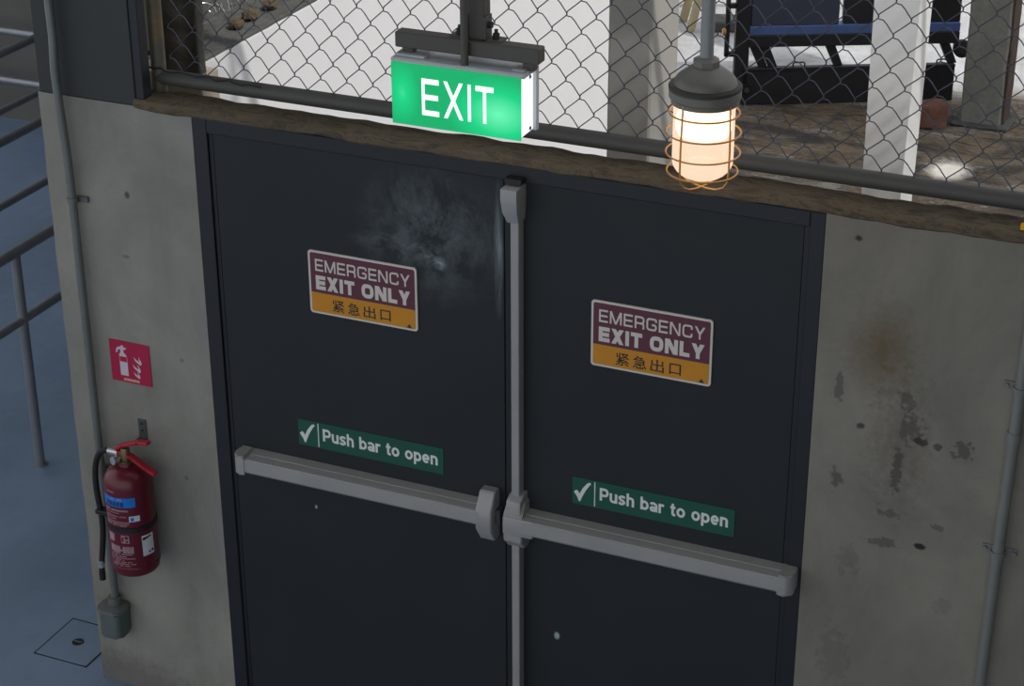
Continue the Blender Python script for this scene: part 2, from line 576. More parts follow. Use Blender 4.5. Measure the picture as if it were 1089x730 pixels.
# ---------------------------------------------------------------- drawn lettering
def round_path(pts, r, n=5, closed=False):
    pts = [Vector(p) for p in pts]
    N = len(pts)
    out = []
    for i, p in enumerate(pts):
        if not closed and i in (0, N - 1):
            out.append(p)
            continue
        a, c = pts[i - 1], pts[(i + 1) % N]
        d0, d1 = (a - p), (c - p)
        rr = min(r, d0.length * .49, d1.length * .49)
        q0, q1 = p + d0.normalized() * rr, p + d1.normalized() * rr
        for k in range(n + 1):
            u = k / n
            out.append(q0 * (1 - u) ** 2 + p * 2 * u * (1 - u) + q1 * u * u)
    return out

def ell(cx, cz, rx, rz, a0=0, a1=360, n=26):
    full = abs(a1 - a0) >= 360
    return [Vector((cx + rx * math.cos(math.radians(a0 + (a1 - a0) * k / n)), cz + rz * math.sin(math.radians(a0 + (a1 - a0) * k / n)))) for k in range(n if full else n + 1)]

def smooth(pts, n=6):
    P = [Vector(p) for p in pts]
    P = [P[0] * 2 - P[1]] + P + [P[-1] * 2 - P[-2]]
    out = []
    for i in range(1, len(P) - 2):
        for k in range(n):
            u = k / n
            a, b_, c, d = P[i - 1:i + 3]
            out.append(.5 * ((2 * b_) + (c - a) * u + (2 * a - 5 * b_ + 4 * c - d) * u * u + (3 * b_ - a - 3 * c + d) * u ** 3))
    out.append(P[-2])
    return out

def ribbon(pts, w, closed=False):
    """quads of a flat band of width w along pts"""
    N = len(pts)
    L, R = [], []
    for i, p in enumerate(pts):
        a = pts[i - 1] if (closed or i) else p
        c = pts[(i + 1) % N] if (closed or i < N - 1) else p
        d0 = (p - a).normalized() if (p - a).length > 1e-9 else (c - p).normalized()
        d1 = (c - p).normalized() if (c - p).length > 1e-9 else d0
        nn = Vector((-(d0 + d1).y, (d0 + d1).x)).normalized()
        k = max(.5, nn.dot(Vector((-d1.y, d1.x))))
        L.append(p + nn * (w / 2 / k)); R.append(p - nn * (w / 2 / k))
    return [(L[i], L[(i + 1) % N], R[(i + 1) % N], R[i]) for i in range(N if closed else N - 1)]

def glyph(ch, t):
    """(advance width, strokes [(pts, closed)], polygons) for cap height 1 and stroke t"""
    a = t / 2
    V = Vector
    x = .74
    S, P = [], []
    line = lambda *p: S.append(([V(q) for q in p], False))
    if ch == 'E':
        w = .80; line((w, 1 - a), (a, 1 - a), (a, a), (w, a)); line((a, .5), (w * .95, .5))
    elif ch == 'M':
        w = 1.06; line((a, 0), (a, 1)); line((w - a, 0), (w - a, 1))
        P += [[(0, 1), (1.15 * t, 1), (w / 2 + .5 * t, 0), (w / 2 - .5 * t, 0)], [(w - 1.15 * t, 1), (w, 1), (w / 2 + .5 * t, 0), (w / 2 - .5 * t, 0)]]
    elif ch == 'R':
        w = .86; line((a, 0), (a, 1)); S.append((round_path([(a, 1 - a), (w - a, 1 - a), (w - a, .44), (a, .44)], .2), False))
        S.append((round_path([(w * .45, .44), (w - a, .42), (w - a, 0)], .16), False))
    elif ch == 'G':
        w = .92; S.append((round_path([(w - a, .70), (w - a, 1 - a), (a, 1 - a), (a, a), (w - a, a), (w - a, .47), (w * .52, .47)], .24), False))
    elif ch == 'N':
        w = .92; line((a, 0), (a, 1)); line((w - a, 0), (w - a, 1)); P.append([(0, 1), (1.25 * t, 1), (w, 0), (w - 1.25 * t, 0)])
    elif ch == 'C':
        w = .88; S.append((round_path([(w - a, .66), (w - a, 1 - a), (a, 1 - a), (a, a), (w - a, a), (w - a, .34)], .24), False))
    elif ch == 'O':
        w = .96; S.append((round_path([(w - a, 1 - a), (a, 1 - a), (a, a), (w - a, a)], .30, closed=True), True))
    elif ch == 'Y':
        w = .92; line((w / 2, .46), (w / 2, 0))
        P += [[(0, 1), (1.2 * t, 1), (w / 2 + a, .46), (w / 2 + a, .36), (w / 2 - a, .36)], [(w - 1.2 * t, 1), (w, 1), (w / 2 + a, .36), (w / 2 - a, .36), (w / 2 - a, .46)]]
    elif ch == 'X':
        w = .90; k = 1.22 * t
        P += [[(0, 1), (k, 1), (w, 0), (w - k, 0)], [(w - k, 1), (w, 1), (k, 0), (0, 0)]]
    elif ch == 'I':
        w = t; line((a, 0), (a, 1))
    elif ch == 'T':
        w = .82; line((0, 1 - a), (w, 1 - a)); line((w / 2, 0), (w / 2, 1 - a))
    elif ch == 'L':
        w = .72; line((a, 1), (a, a), (w, a))
    elif ch == 'P':
        w = .70; line((a, 0), (a, 1)); S.append((round_path([(a, 1 - a), (w - a, 1 - a), (w - a, .42), (a, .42)], .26), False))
    elif ch == 'u':
        w = .60; S.append((round_path([(a, x), (a, a), (w - a, a), (w - a, x)], .24), False)); line((w - a, 0), (w - a, x))
    elif ch == 's':
        w = .56; S.append((smooth([(w - a, x - .19), (w * .74, x - a * .95), (w * .42, x - a), (a * 1.05, x - .19), (w * .36, x * .53), (w * .68, x * .44), (w - a * 1.0, .19), (w * .58, a), (w * .26, a * .95), (a * .8, .20)]), False))
    elif ch in 'hn':
        w = .60; line((a, 0), (a, 1 if ch == 'h' else x)); S.append((round_path([(a, x * .5), (a, x - a), (w - a, x - a), (w - a, 0)], .24), False))
    elif ch in 'bp':
        w = .64; line((a, 0 if ch == 'b' else -.27), (a, 1 if ch == 'b' else x)); S.append((ell(w / 2, x / 2, w / 2 - a, x / 2 - a), True))
    elif ch == 'a':
        w = .60; S.append((smooth([(a * 1.0, x - .20), (w * .26, x - a * 1.05), (w * .56, x - a), (w - a, x - .24), (w - a, .2), (w - a * .9, 0)]), False))
        S.append((ell(w * .43, x * .29, w * .43 - a, x * .29 - a * .95), True))
    elif ch == 'r':
        w = .42; line((a, 0), (a, x)); S.append((round_path([(a, x * .5), (a, x - a * 1.1), (w, x - a * 1.1)], .2), False))
    elif ch == 't':
        w = .40; S.append((round_path([(w * .46, .95), (w * .46, a * .95), (w, a * .95)], .14), False)); line((0, x - a * .9), (w, x - a * .9))
    elif ch == 'o':
        w = .66; S.append((ell(w / 2, x / 2, w / 2 - a, x / 2 - a), True))
    elif ch == 'e':
        w = .62; S.append((ell(w / 2, x / 2, w / 2 - a, x / 2 - a, 0, 318), False)); line((a, x / 2 - .01), (w - a * .3, x / 2 - .01))
    else:
        w = .32
    return w, S, P

def drawn(bm, s, x0, x1, z0, z1, y, t=.15, gap=.16, depth=.0007, zlo=0.0, zhi=1.0):
    """writes s between x0 and x1; cap height / baseline mapped so that zlo..zhi fills z0..z1"""
    items, X = [], 0
    for ch in s:
        w, S, P = glyph(ch, t)
        items.append((X, S, P))
        X += w + gap
    tot = X - gap
    fx = lambda v: x0 + v / tot * (x1 - x0)
    fz = lambda v: z0 + (v - zlo) / (zhi - zlo) * (z1 - z0)
    k = 0
    for ox, S, P in items:
        for pts, cl in S:
            k += 1
            yy = y - depth - (k % 9) * 3e-5
            for quad in ribbon(pts, t, cl):
                bm.faces.new([bm.verts.new((fx(ox + p[0]), yy, fz(p[1]))) for p in quad])
        for poly in P:
            k += 1
            yy = y - depth - (k % 9) * 3e-5
            bm.faces.new([bm.verts.new((fx(ox + p[0]), yy, fz(p[1]))) for p in poly])
    return bm

# ================================================================ SETTING
# floor: hall in front of the wall and the corridor running past its left end
b = bm_new()
add_box(b, -9, 4.2, -9, .12, -.1, 0)
add_box(b, -9, -1.616, .12, 4.7, -.1, 0)
struct('floor', b, M['floor'])
b = bm_new()
add_box(b, -1.616, 14, .12, 4.7, -.1, -.001)
add_box(b, -9, 14, 4.7, 26, -.1, -.001)
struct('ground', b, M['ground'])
b = bm_new()
add_box(b, -1.617, -1.088, 0, .12, 0, 2.112)
rough_up(b, .004, 9, 24, keep=lambda c: not (c.x < -1.60 or c.z < .05))
struct('wall_left', b, M['wall_l'])
b = bm_new()
add_box(b, .793, 4.2, 0, .12, 0, 2.11)
struct('wall_right', b, M['wall_r'])
b = bm_new()
add_box(b, -9, -1.4, 4.6, 4.75, 0, 5.2)
struct('wall_back', b, M['backwall'])
b = bm_new()
add_box(b, -1.616, -1.570, .12, 4.6, 0, 5.2)
struct('wall_corridor', b, M['backwall'])
b = bm_new()
add_box(b, 4.2, 4.35, -5.6, .2, 0, 5.2)
struct('wall_side_shade', b, M['backwall'])  # unseen side wall, added to shade the right of the hall
b = bm_new()
add_box(b, -4.6, 4.35, -5.6, -.75, 5.2, 5.35)
add_box(b, -4.6, -1.58, -.75, 4.75, 5.2, 5.35)
struct('ceiling', b, M['ceiling'])  # unseen hall ceiling; its edges are invented to steer sun and sky light
LXB = .5465
b = bm_new()
add_box(b, -.16, .0, -.76, -.16, 5.2, 5.34)
add_box(b, LXB - .06, LXB + .06, -.76, -.22, 5.2, 5.34)
struct('trim_4', b, M['bracket'])
# rough concrete sill lying on top of the wall and the door frame
b = bm_new()
add_box(b, -1.28, 4.2, -.010, .105, 2.106, 2.134, bev=.006)
bmesh.ops.bisect_plane(b, geom=b.verts[:] + b.edges[:] + b.faces[:], plane_co=(1.5, 0, 0), plane_no=(1, 0, 0))
for i in range(90):
    x = -1.2 + i * .03
    bmesh.ops.bisect_plane(b, geom=b.verts[:] + b.edges[:] + b.faces[:], plane_co=(x, 0, 0), plane_no=(1, 0, 0))
rough_up(b, .006, 14)
struct('trim_1', b, M['ledge'])
# dark steel door frame
b = bm_new()
add_box(b, -1.088, -1.040, .0, .11, 0, 2.106, bev=.002)
add_box(b, .752, .793, .0, .11, 0, 2.106, bev=.002)
add_box(b, -1.040, .752, .0, .11, 2.062, 2.106, bev=.002)
add_box(b, -1.040, -1.0272, .008, .11, 0, 2.062)
add_box(b, .7372, .752, .008, .11, 0, 2.062)
struct('trim_2', b, M['frame'])
# door leaves
b = bm_new()
add_box(b, -1.0262, -.1085, .008, .055, .008, 2.0612, bev=.0012)
struct('door_1', b, M['door_l'], 'left dark grey door leaf with pale rubbed scuffs', 'door')
b = bm_new()
add_box(b, -.1055, .7362, .008, .055, .008, 2.0612, bev=.0012)
struct('door_2', b, M['door_r'], 'right dark grey door leaf with a vertical rod', 'door')

# boundary wall outside, running away from the hall: white face to the right, rough coping
b = bm_new()
add_box(b, -1.570, -1.352, .5, 4.45, 0, 2.080)
struct('wall_outside', b, M['white_wall'])
b = bm_new()
add_box(b, -1.568, -1.358, .505, 4.44, 2.079, 2.094, bev=.004)
for i in range(60):
    bmesh.ops.bisect_plane(b, geom=b.verts[:] + b.edges[:] + b.faces[:], plane_co=(0, .52 + i * .065, 0), plane_no=(0, 1, 0))
bmesh.ops.bisect_plane(b, geom=b.verts[:] + b.edges[:] + b.faces[:], plane_co=(-1.43, 0, 0), plane_no=(1, 0, 0))
bmesh.ops.bisect_plane(b, geom=b.verts[:] + b.edges[:] + b.faces[:], plane_co=(-1.52, 0, 0), plane_no=(1, 0, 0))
rough_up(b, .004, 12)
struct('trim_3', b, M['coping'])

b = bm_new()
add_box(b, -1.568, -1.300, .40, .5, 0, 2.075, bev=.004)
struct('trim_5', b, M['beige'])
# added unseen slab at right shades the near earth; its gap leaves a sun patch
b = bm_new()
def shade_panel(x0, x1, y0, y1):
    add_box(b, x0, x1, y0, y1, 4.0, 4.08)
HX, HY = 2.82, 4.52
shade_panel(.95, HX - .13, 3.3, 5.85)
shade_panel(HX + .13, 4.6, 3.3, 5.85)
shade_panel(HX - .13, HX + .13, 3.3, HY - .2)
shade_panel(HX - .13, HX + .13, HY + .2, 5.85)
for x in (1.75, 4.5):
    for y in (3.4, 5.75):
        add_box(b, x - .06, x + .06, y - .06, y + .06, -.05, 4.0)
struct('yard_shade_slab', b, M['ceiling'])

# ================================================================ THINGS ON THE DOOR WALL
# dark sheet panel above the left wall
t = thing('sheet_panel', 'dark grey upright sheet panel above the left concrete wall, beside the fence post', 'panel', (-1.42, .02, 2.114))
box_obj('face_sheet', M['panel'], (-1.612, -1.275, .0, .035, 2.114, 4.6), t, .002)
box_obj('edge_strip', M['frame'], (-1.275, -1.246, .004, .045, 2.114, 4.6), t, .002)

# emergency signs
def emergency_sign(x0, ztop, label):
    W_, H_ = .350, .200
    z0 = ztop - H_
    t = thing('emergency_sign', label, 'sign', (x0 + W_ / 2, .006, z0), 'emergency exit signs on the doors')
    bb = bm_new()
    add_prism(bb, rounded_rect(x0, x0 + W_, z0, ztop, .010), 'y', .0075, .0030)
    finish('backing_plate', bb, M['sign_white'], parent=t, smooth=False)
    i = .0065
    zs = z0 + H_ * .338
    top = [p for p in rounded_rect(x0 + i, x0 + W_ - i, z0 + i, ztop - i, .006)]
    bb = bm_new()
    poly = [(x0 + i, zs)] + [(x0 + W_ - i, zs)] + [p for p in top if p[1] > zs]
    add_prism(bb, poly, 'y', .0032, .0022)
    finish('maroon_field', bb, M['maroon'], parent=t, smooth=False)
    bb = bm_new()
    low = [p for p in top if p[1] < zs]
    poly = [(x0 + W_ - i, zs), (x0 + i, zs)] + low
    add_prism(bb, poly, 'y', .0032, .0022)
    finish('amber_field', bb, M['amber'], parent=t, smooth=False)
    X = lambda u: x0 + u * W_
    Z = lambda v: ztop - v * H_
    bb = drawn(bm_new(), 'EMERGENCY', X(.066), X(.940), Z(.315), Z(.125), .0024, t=.155, gap=.17)
    drawn(bb, 'EXIT ONLY', X(.066), X(.940), Z(.610), Z(.385), .0024, t=.27, gap=.12)
    finish('lettering', bb, M['sign_white'], parent=t, smooth=False)
    bb = bm_new()
    for k, ch in enumerate('紧急出口'):
        u = .212 + k * .145
        pad = .012 if k == 3 else 0
        text_bm(ch, X(u + pad), X(u + .112 - pad * .4), Z(.925 - pad), Z(.735 + pad), .0024, bold=.008, bm=bb)
    finish('lettering', bb, M['ink'], parent=t, smooth=False)['label'] = 'dark characters on the amber field'
    bb = bm_new()
    add_prism(bb, [(X(.900), Z(.960)), (X(.948), Z(.960)), (X(.924), Z(.900))], 'y', .0024, .0016)
    finish('corner_triangle', bb, M['ink'], parent=t, smooth=False)
    return t
emergency_sign(-.7283, 1.7497, 'maroon and amber emergency exit only sign on the scuffed left door leaf')
emergency_sign(.1552, 1.7497, 'maroon and amber emergency exit only sign on the unscuffed right door leaf')

def push_sticker(x0, ztop, label):
    W_, H_ = .4875, .0875
    z0 = ztop - H_
    t = thing('push_bar_sticker', label, 'sticker', (x0 + W_ / 2, .007, z0), 'push bar to open stickers')
    box_obj('green_field', M['green_stk'], (x0, x0 + W_, .0060, .0082, z0, ztop), t)
    X = lambda u: x0 + u * W_
    Z = lambda v: ztop - v * H_
    bb = drawn(bm_new(), 'Push bar to open', X(.173), X(.962), Z(.815), Z(.205), .0062, t=.19, gap=.08, depth=.0008, zlo=-.27)
    finish('lettering', bb, M['stk_white'], parent=t, smooth=False)
    bb = bm_new()
    add_prism(bb, [(X(.138), Z(.96)), (X(.1445), Z(.96)), (X(.1445), Z(.04)), (X(.138), Z(.04))], 'y', .0062, .0054)
    finish('divider_line', bb, M['stk_white'], parent=t, smooth=False)
    bb = bm_new()
    tick = [(.010, .56), (.024, .47), (.036, .50), (.045, .60), (.066, .36), (.094, .15), (.112, .10), (.118, .17), (.108, .22), (.084, .44), (.062, .70), (.050, .88), (.042, .88), (.030, .72)]
    add_prism(bb, [(X(u), Z(v)) for u, v in tick], 'y', .0062, .0054)
    finish('tick_mark', bb, M['stk_white'], parent=t, smooth=False)
    return t
push_sticker(-.7947, 1.1785, 'green push bar to open sticker with white tick on the scuffed left door leaf')
push_sticker(.1040, 1.1785, 'green push bar to open sticker with white tick on the right door leaf')

# panic bars
BAR = [(.008, 1.040), (-.0245, 1.0375), (-.026, 1.034), (-.0285, 1.034), (-.030, 1.037), (-.056, 1.034), (-.0605, 1.030), (-.0605, .992), (-.054, .984), (.008, .984)]
def bar_body(t, xa, xb):
    bb = bm_new()
    add_prism(bb, BAR, 'x', xa, xb)
    finish('push_bar', bb, M['alu'], parent=t, angle=25)
def end_cap(t, x, s):
    """rounded outer end; s=-1 left end, +1 right end"""
    bb = bm_new()
    poly = []
    w = .042
    for k in range(9):
        a = PI / 2 * k / 8
        poly.append((x + s * (w - .022 + .022 * math.sin(a)), -.063 + .032 * (1 - math.cos(a))))
    pts = [(x, .008), (x, -.063)] + poly + [(x + s * w, .008)]
    add_prism(bb, pts, 'z', .978, 1.044)
    bmesh.ops.bevel(bb, geom=[e for e in bb.edges if abs(e.verts[0].co.z - e.verts[1].co.z) < 1e-5], offset=.004, segments=2, affect='EDGES')
    finish('end_cap', bb, M['alu'], parent=t)
def housing(t, name, xa, xb, z0, z1, d, chamf, mat):
    bb = bm_new()
    add_prism(bb, [(.008, z0), (.008, z1), (-d * .45, z1), (-d, z1 - chamf), (-d, z0 + chamf), (-d * .45, z0)], 'x', xa, xb)
    bmesh.ops.bevel(bb, geom=bb.edges[:], offset=.003, segments=2, affect='EDGES')
    return finish(name, bb, mat, parent=t)

t = thing('panic_bar', 'silver push bar with rounded outer end across the scuffed left door leaf', 'push bar', (-.56, .008, .981), 'silver push bars on the doors')
bar_body(t, -.955, -.165)
end_cap(t, -.955, -1)
housing(t, 'latch_housing', -.176, -.126, .923, 1.088, .060, .050, M['alu'])
bb = bm_new()
add_box(bb, -.126, -.110, -.030, .008, .985, 1.030, bev=.002)
finish('latch_bolt', bb, M['alu_dark'], parent=t)

t = thing('panic_bar', 'silver push bar with tall vertical rod on the right door leaf', 'push bar', (.34, .008, .981), 'silver push bars on the doors')
bar_body(t, -.030, .742)
end_cap(t, .742, 1)
h = housing(t, 'rod_housing', -.088, -.030, .920, 1.075, .056, .034, M['alu'])
bb = bm_new()
add_box(bb, -.090, .006, -.060, .008, .976, 1.036, bev=.006, seg=2)
finish('bar_sleeve', bb, M['alu'], parent=t)
bb = bm_new()
add_box(bb, -.093, -.089, -.026, -.004, .985, 1.03, bev=.001)
finish('strike_plate', bb, M['alu_dark'], parent=t)
bb = bm_new()
add_prism(bb, [(.008, 1.07), (.008, 1.098), (-.022, 1.098), (-.052, 1.085), (-.052, 1.035), (-.02, 1.03)], 'x', -.080, -.036)
bmesh.ops.bevel(bb, geom=bb.edges[:], offset=.002, segments=1, affect='EDGES')
finish('rod_socket', bb, M['alu'], parent=t)
bb = bm_new()
add_box(bb, -.0725, -.0480, -.030, .006, 1.09, 1.985, bev=.002)
add_box(bb, -.0725, -.0480, -.030, .006, .06, .925, bev=.002)
finish('vertical_rod', bb, M['alu'], parent=t)
bb = bm_new()
# top latch cap: deep and square at the top, tapering down to the rod
sec = [(-.060, 2.058, -.0885, -.0415), (-.062, 2.03, -.088, -.041), (-.056, 1.99, -.085, -.042), (-.038, 1.955, -.0785, -.0445)]
rings = []
for (yf, z, xa, xb) in sec:
    rings.append([bb.verts.new(p) for p in ((xa, .007, z), (xb, .007, z), (xb, yf, z), (xa, yf, z))])
bb.faces.new(rings[0]); bb.faces.new(rings[-1][::-1])
for A, B in zip(rings, rings[1:]):
    for k in range(4):
        bb.faces.new((A[k], A[(k + 1) % 4], B[(k + 1) % 4], B[k]))
finish('top_latch', bb, M['alu'], parent=t, angle=30)
box_obj('latch_keeper', M['soot'], (-.09, -.04, -.03, .004, 2.064, 2.078), t, .001)

# fire extinguisher sign
t = thing('extinguisher_sign', 'square red sign with white extinguisher and flames, on the left concrete wall', 'sign', (-1.380, -.002, 1.185))
x0, x1, z0, z1 = -1.4525, -1.3065, 1.1845, 1.3275
box_obj('red_plate', M['red_sign'], (x0, x1, -.003, .0, z0, z1), t)
X = lambda u: x0 + u * (x1 - x0)
Z = lambda v: z1 - v * (z1 - z0)
bb = bm_new()
body = [(.235, .95), (.43, .95), (.43, .45), (.40, .36), (.35, .31), (.35, .24), (.41, .22), (.43, .17), (.37, .18), (.35, .12), (.30, .12), (.28, .16), (.21, .18), (.17, .24), (.155, .34), (.19, .33), (.21, .26), (.27, .23), (.28, .31), (.235, .38)]
add_prism(bb, [(X(u), Z(v * .88)) for u, v in body if True], 'y', -.0028, -.0036)
for (u0, v0, k) in ((.60, .33, 1.0), (.565, .52, 1.0), (.57, .70, .82)):
    fl = [(0, 0), (.012, .065), (.05, .115), (.10, .145), (.145, .185), (.185, .16), (.18, .10), (.15, .05), (.115, -.02), (.128, .06), (.125, .11), (.08, .075), (.03, .045)]
    add_prism(bb, [(X(u0 + u * k), Z(v0 + v * k)) for u, v in fl], 'y', -.0028, -.0036)
finish('pictogram', bb, M['picto'], parent=t, smooth=False)
bb = bm_new()
add_prism(bb, [(X(.245), Z(.50)), (X(.42), Z(.50)), (X(.42), Z(.375)), (X(.245), Z(.375))], 'y', -.0035, -.0041)
finish('pictogram_label', bb, M['red_sign'], parent=t, smooth=False)
bb = bm_new()
random.seed(4)
xx = .30
while xx < .66:
    w = random.choice((.020, .028, .034))
    add_prism(bb, [(X(xx), Z(.955)), (X(xx + w), Z(.955)), (X(xx + w), Z(.90)), (X(xx), Z(.90))], 'y', -.0028, -.0034)
    xx += w + .008
finish('caption_print', bb, M['caption'], parent=t, smooth=False)

# conduit on the left wall with its cast box
t = thing('conduit', 'grey steel conduit running down the left concrete wall into a small box', 'pipe', (-1.52, -.03, .30))
bb = bm_new()
pts = [(-1.535, -.030, 5.19), (-1.530, -.030, 2.62), (-1.522, -.030, 2.42), (-1.519, -.032, 2.30), (-1.522, -.036, 2.20), (-1.521, -.033, 2.10), (-1.517, -.028, 1.95), (-1.515, -.026, 1.80), (-1.515, -.026, .95), (-1.515, -.026, .36)]
add_tube(bb, pts, .0130, 14)
finish('pipe', bb, M['pipe'], parent=t)
for z in (1.79, .86):
    bb = bm_new()
    add_tube(bb, [(-1.515, -.026, z - .009), (-1.515, -.026, z + .009)], .0165, 14)
    add_box(bb, -1.512, -1.472, -.012, 0, z - .009, z + .009, bev=.001)
    add_tube(bb, [(-1.482, -.014, z), (-1.482, -.006, z)], .006, 8)
    finish('saddle_clip', bb, M['pipe'], parent=t)
bb = bm_new()
add_prism(bb, rounded_rect(-1.556, -1.474, -.080, -.001, .018), 'z', .238, .335)
bmesh.ops.bevel(bb, geom=[e for e in bb.edges if abs(e.verts[0].co.z - e.verts[1].co.z) < 1e-5], offset=.006, segments=2, affect='EDGES')
finish('junction_box', bb, M['box'], parent=t)
bb = bm_new()
add_prism(bb, rounded_rect(-1.562, -1.468, -.086, -.001, .022), 'z', .333, .348)
bmesh.ops.bevel(bb, geom=[e for e in bb.edges if abs(e.verts[0].co.z - e.verts[1].co.z) < 1e-5], offset=.004, segments=2, affect='EDGES')
add_tube(bb, [(-1.515, -.03, .345), (-1.515, -.03, .375)], .022, 14)
finish('box_collar', bb, M['pipe'], parent=t)

# conduit on the right wall
t = thing('conduit', 'grey painted conduit with clips running down the right concrete wall', 'pipe', (1.32, -.03, 0))
bb = bm_new()
add_tube(bb, [(1.338, -.026, 2.10), (1.33, -.026, 1.80), (1.322, -.026, 1.35), (1.315, -.026, .81), (1.31, -.026, .02)], .0155, 14)
finish('pipe', bb, M['pipe_r'], parent=t)
bb = bm_new()
add_tube(bb, [(1.3262, -.026, 1.60), (1.3255, -.026, 1.565)], .0185, 14)
finish('coupling', bb, M['pipe_r'], parent=t)
for z, x in ((1.72, 1.3285), (1.235, 1.3205)):
    bb = bm_new()
    add_tube(bb, [(x, -.026, z - .009), (x, -.026, z + .009)], .020, 14)
    add_box(bb, x - .046, x + .046, -.006, 0, z - .010, z + .010, bev=.001)
    add_tube(bb, [(x - .038, -.013, z), (x - .038, -.004, z)], .006, 8)
    add_tube(bb, [(x + .038, -.013, z), (x + .038, -.004, z)], .006, 8)
    finish('saddle_clip', bb, M['pipe_r'], parent=t)

# floor hatch
t = thing('floor_hatch', 'square blue access hatch with dark lifting hole, set in the blue floor', 'hatch', (-1.81, .14, 0))
hx0, hx1, hy0, hy1 = -1.925, -1.705, .023, .260
bb = bm_new()
add_box(bb, hx0 + .005, hx1 - .005, hy0 + .005, hy1 - .005, -.0, .0025, bev=.001)
finish('cover', bb, M['floor'], parent=t)
bb = bm_new()
for e in ((hx0, hx0 + .006, hy0, hy1), (hx1 - .006, hx1, hy0, hy1), (hx0, hx1, hy0, hy0 + .004), (hx0, hx1, hy1 - .005, hy1)):
    add_box(bb, *e, .0, .0018)
finish('gap_edge', bb, M['black_rub'], parent=t)
bb = bm_new()
add_lathe(bb, [(.0, .0026), (.017, .0032), (.021, .0040), (.021, .0005)], -1.8187, .139, 20)
finish('lifting_hole', bb, M['black_rub'], parent=t)
bb = bm_new()
add_tube(bb, [(-1.834, .139, .0048), (-1.803, .139, .0048)], .0025, 8)
finish('lifting_pin', bb, M['alu_dark'], parent=t)

# ---------------------------------------------------------------- fire extinguisher
EX, EY, ER = -1.362, -.100, .0775
EZ = .572
t = thing('fire_extinguisher', 'dark red fire extinguisher with black hose hung on the left concrete wall', 'fire extinguisher', (EX, EY, EZ))
bb = bm_new()
prof = [(0, .006), (.050, .006), (.062, .0), (.070, .003), (.0755, .010), (ER, .022), (ER, .318)]
for k in range(1, 9):
    a = PI / 2 * k / 8
    prof.append((.024 + (ER - .024) * math.cos(a), .318 + .058 * math.sin(a)))
prof += [(.022, .386), (0, .386)]
add_lathe(bb, prof, EX, EY, 44, EZ)
finish('cylinder', bb, M['red_ext'], parent=t)
bb = bm_new()
add_lathe(bb, [(ER + .0005, .030), (ER + .0016, .032), (ER + .0016, .036), (ER + .0005, .038)], EX, EY, 44, EZ)
finish('base_ridge', bb, M['red_ext'], parent=t)
bb = bm_new()
add_lathe(bb, [(.0, .380), (.021, .380), (.021, .392), (.015, .394), (.015, .430), (.012, .436), (0, .436)], EX, EY, 20, EZ)
add_box(bb, EX - .03, EX + .012, EY - .011, EY + .011, EZ + .404, EZ + .424, bev=.003)
finish('valve', bb, M['brass'], parent=t)
bb = bm_new()
# gauge at the front left of the valve
gd = Vector((-.35, -.94, .1)).normalized()
gp = Vector((EX - .022, EY - .015, EZ + .396))
add_tube(bb, [gp, gp + gd * .018], .0135, 16)
finish('pressure_gauge', bb, M['chrome'], parent=t)
bb = bm_new()
def lever(bm, pts, w, th):
    for (p, q) in zip(pts, pts[1:]):
        p, q = Vector(p), Vector(q)
        d = (q - p)
        L = d.length
        ang = math.atan2(d.z, d.x)
        mt = Matrix.Translation(p) @ Matrix.Rotation(-ang, 4, 'Y')
        add_box(bm, -.004, L + .004, -w / 2, w / 2, -th / 2, th / 2, bev=.002, mat=mt)
lever(bb, [(EX - .030, EY, EZ + .430), (EX - .004, EY, EZ + .444), (EX + .052, EY, EZ + .466), (EX + .088, EY, EZ + .470)], .022, .011)
finish('squeeze_lever', bb, M['red_lever'], parent=t)
bb = bm_new()
lever(bb, [(EX - .028, EY, EZ + .420), (EX + .024, EY, EZ + .408), (EX + .074, EY, EZ + .378), (EX + .104, EY, EZ + .366)], .024, .011)
finish('carry_handle', bb, M['red_lever'], parent=t)
bb = bm_new()
hp = [(EX - .024, EY - .004, EZ + .415), (EX - .060, EY - .004, EZ + .415)]
add_tube(bb, hp, .0115, 16)
finish('hose_ferrule', bb, M['chrome'], parent=t)
bb = bm_new()
def bez(p0, p1, p2, p3, n=16):
    p0, p1, p2, p3 = map(Vector, (p0, p1, p2, p3))
    return [(1 - s) ** 3 * p0 + 3 * (1 - s) ** 2 * s * p1 + 3 * (1 - s) * s * s * p2 + s ** 3 * p3 for s in [k / n for k in range(n + 1)]]
hose = bez((EX - .058, EY - .004, EZ + .415), (EX - .110, EY - .004, EZ + .420), (EX - .130, EY - .010, EZ + .335), (EX - .110, EY - .012, EZ + .20))
hose += bez((EX - .110, EY - .012, EZ + .20), (EX - .096, EY - .014, EZ + .11), (EX - .122, EY - .02, EZ + .02), (EX - .122, EY - .022, EZ - .040))[1:]
add_tube(bb, hose, .0098, 14)
finish('hose', bb, M['black_rub'], parent=t)
bb = bm_new()
add_tube(bb, [(EX - .122, EY - .022, EZ - .038), (EX - .122, EY - .022, EZ - .068)], .0105, 14)
finish('nozzle', bb, M['black_rub'], parent=t)
bb = bm_new()
add_tube(bb, [(EX - .1215, EY - .0215, EZ - .020), (EX - .122, EY - .022, EZ + .006)], .0118, 14)
finish('nozzle_ring', bb, M['chrome'], parent=t)
bb = bm_new()
add_box(bb, EX - .120, EX - .072, EY - .030, EY + .004, EZ + .182, EZ + .198, bev=.003)
finish('hose_clip', bb, M['black'], parent=t)
bb = bm_new()
add_lathe(bb, [(ER - .001, .170), (ER + .003, .171), (ER + .003, .187), (ER - .001, .188)], EX, EY, 44, EZ)
finish('strap', bb, M['black'], parent=t)
bb = bm_new()
add_box(bb, EX - .012, EX + .012, EY + ER - .004, .0, EZ + .165, EZ + .195, bev=.002)
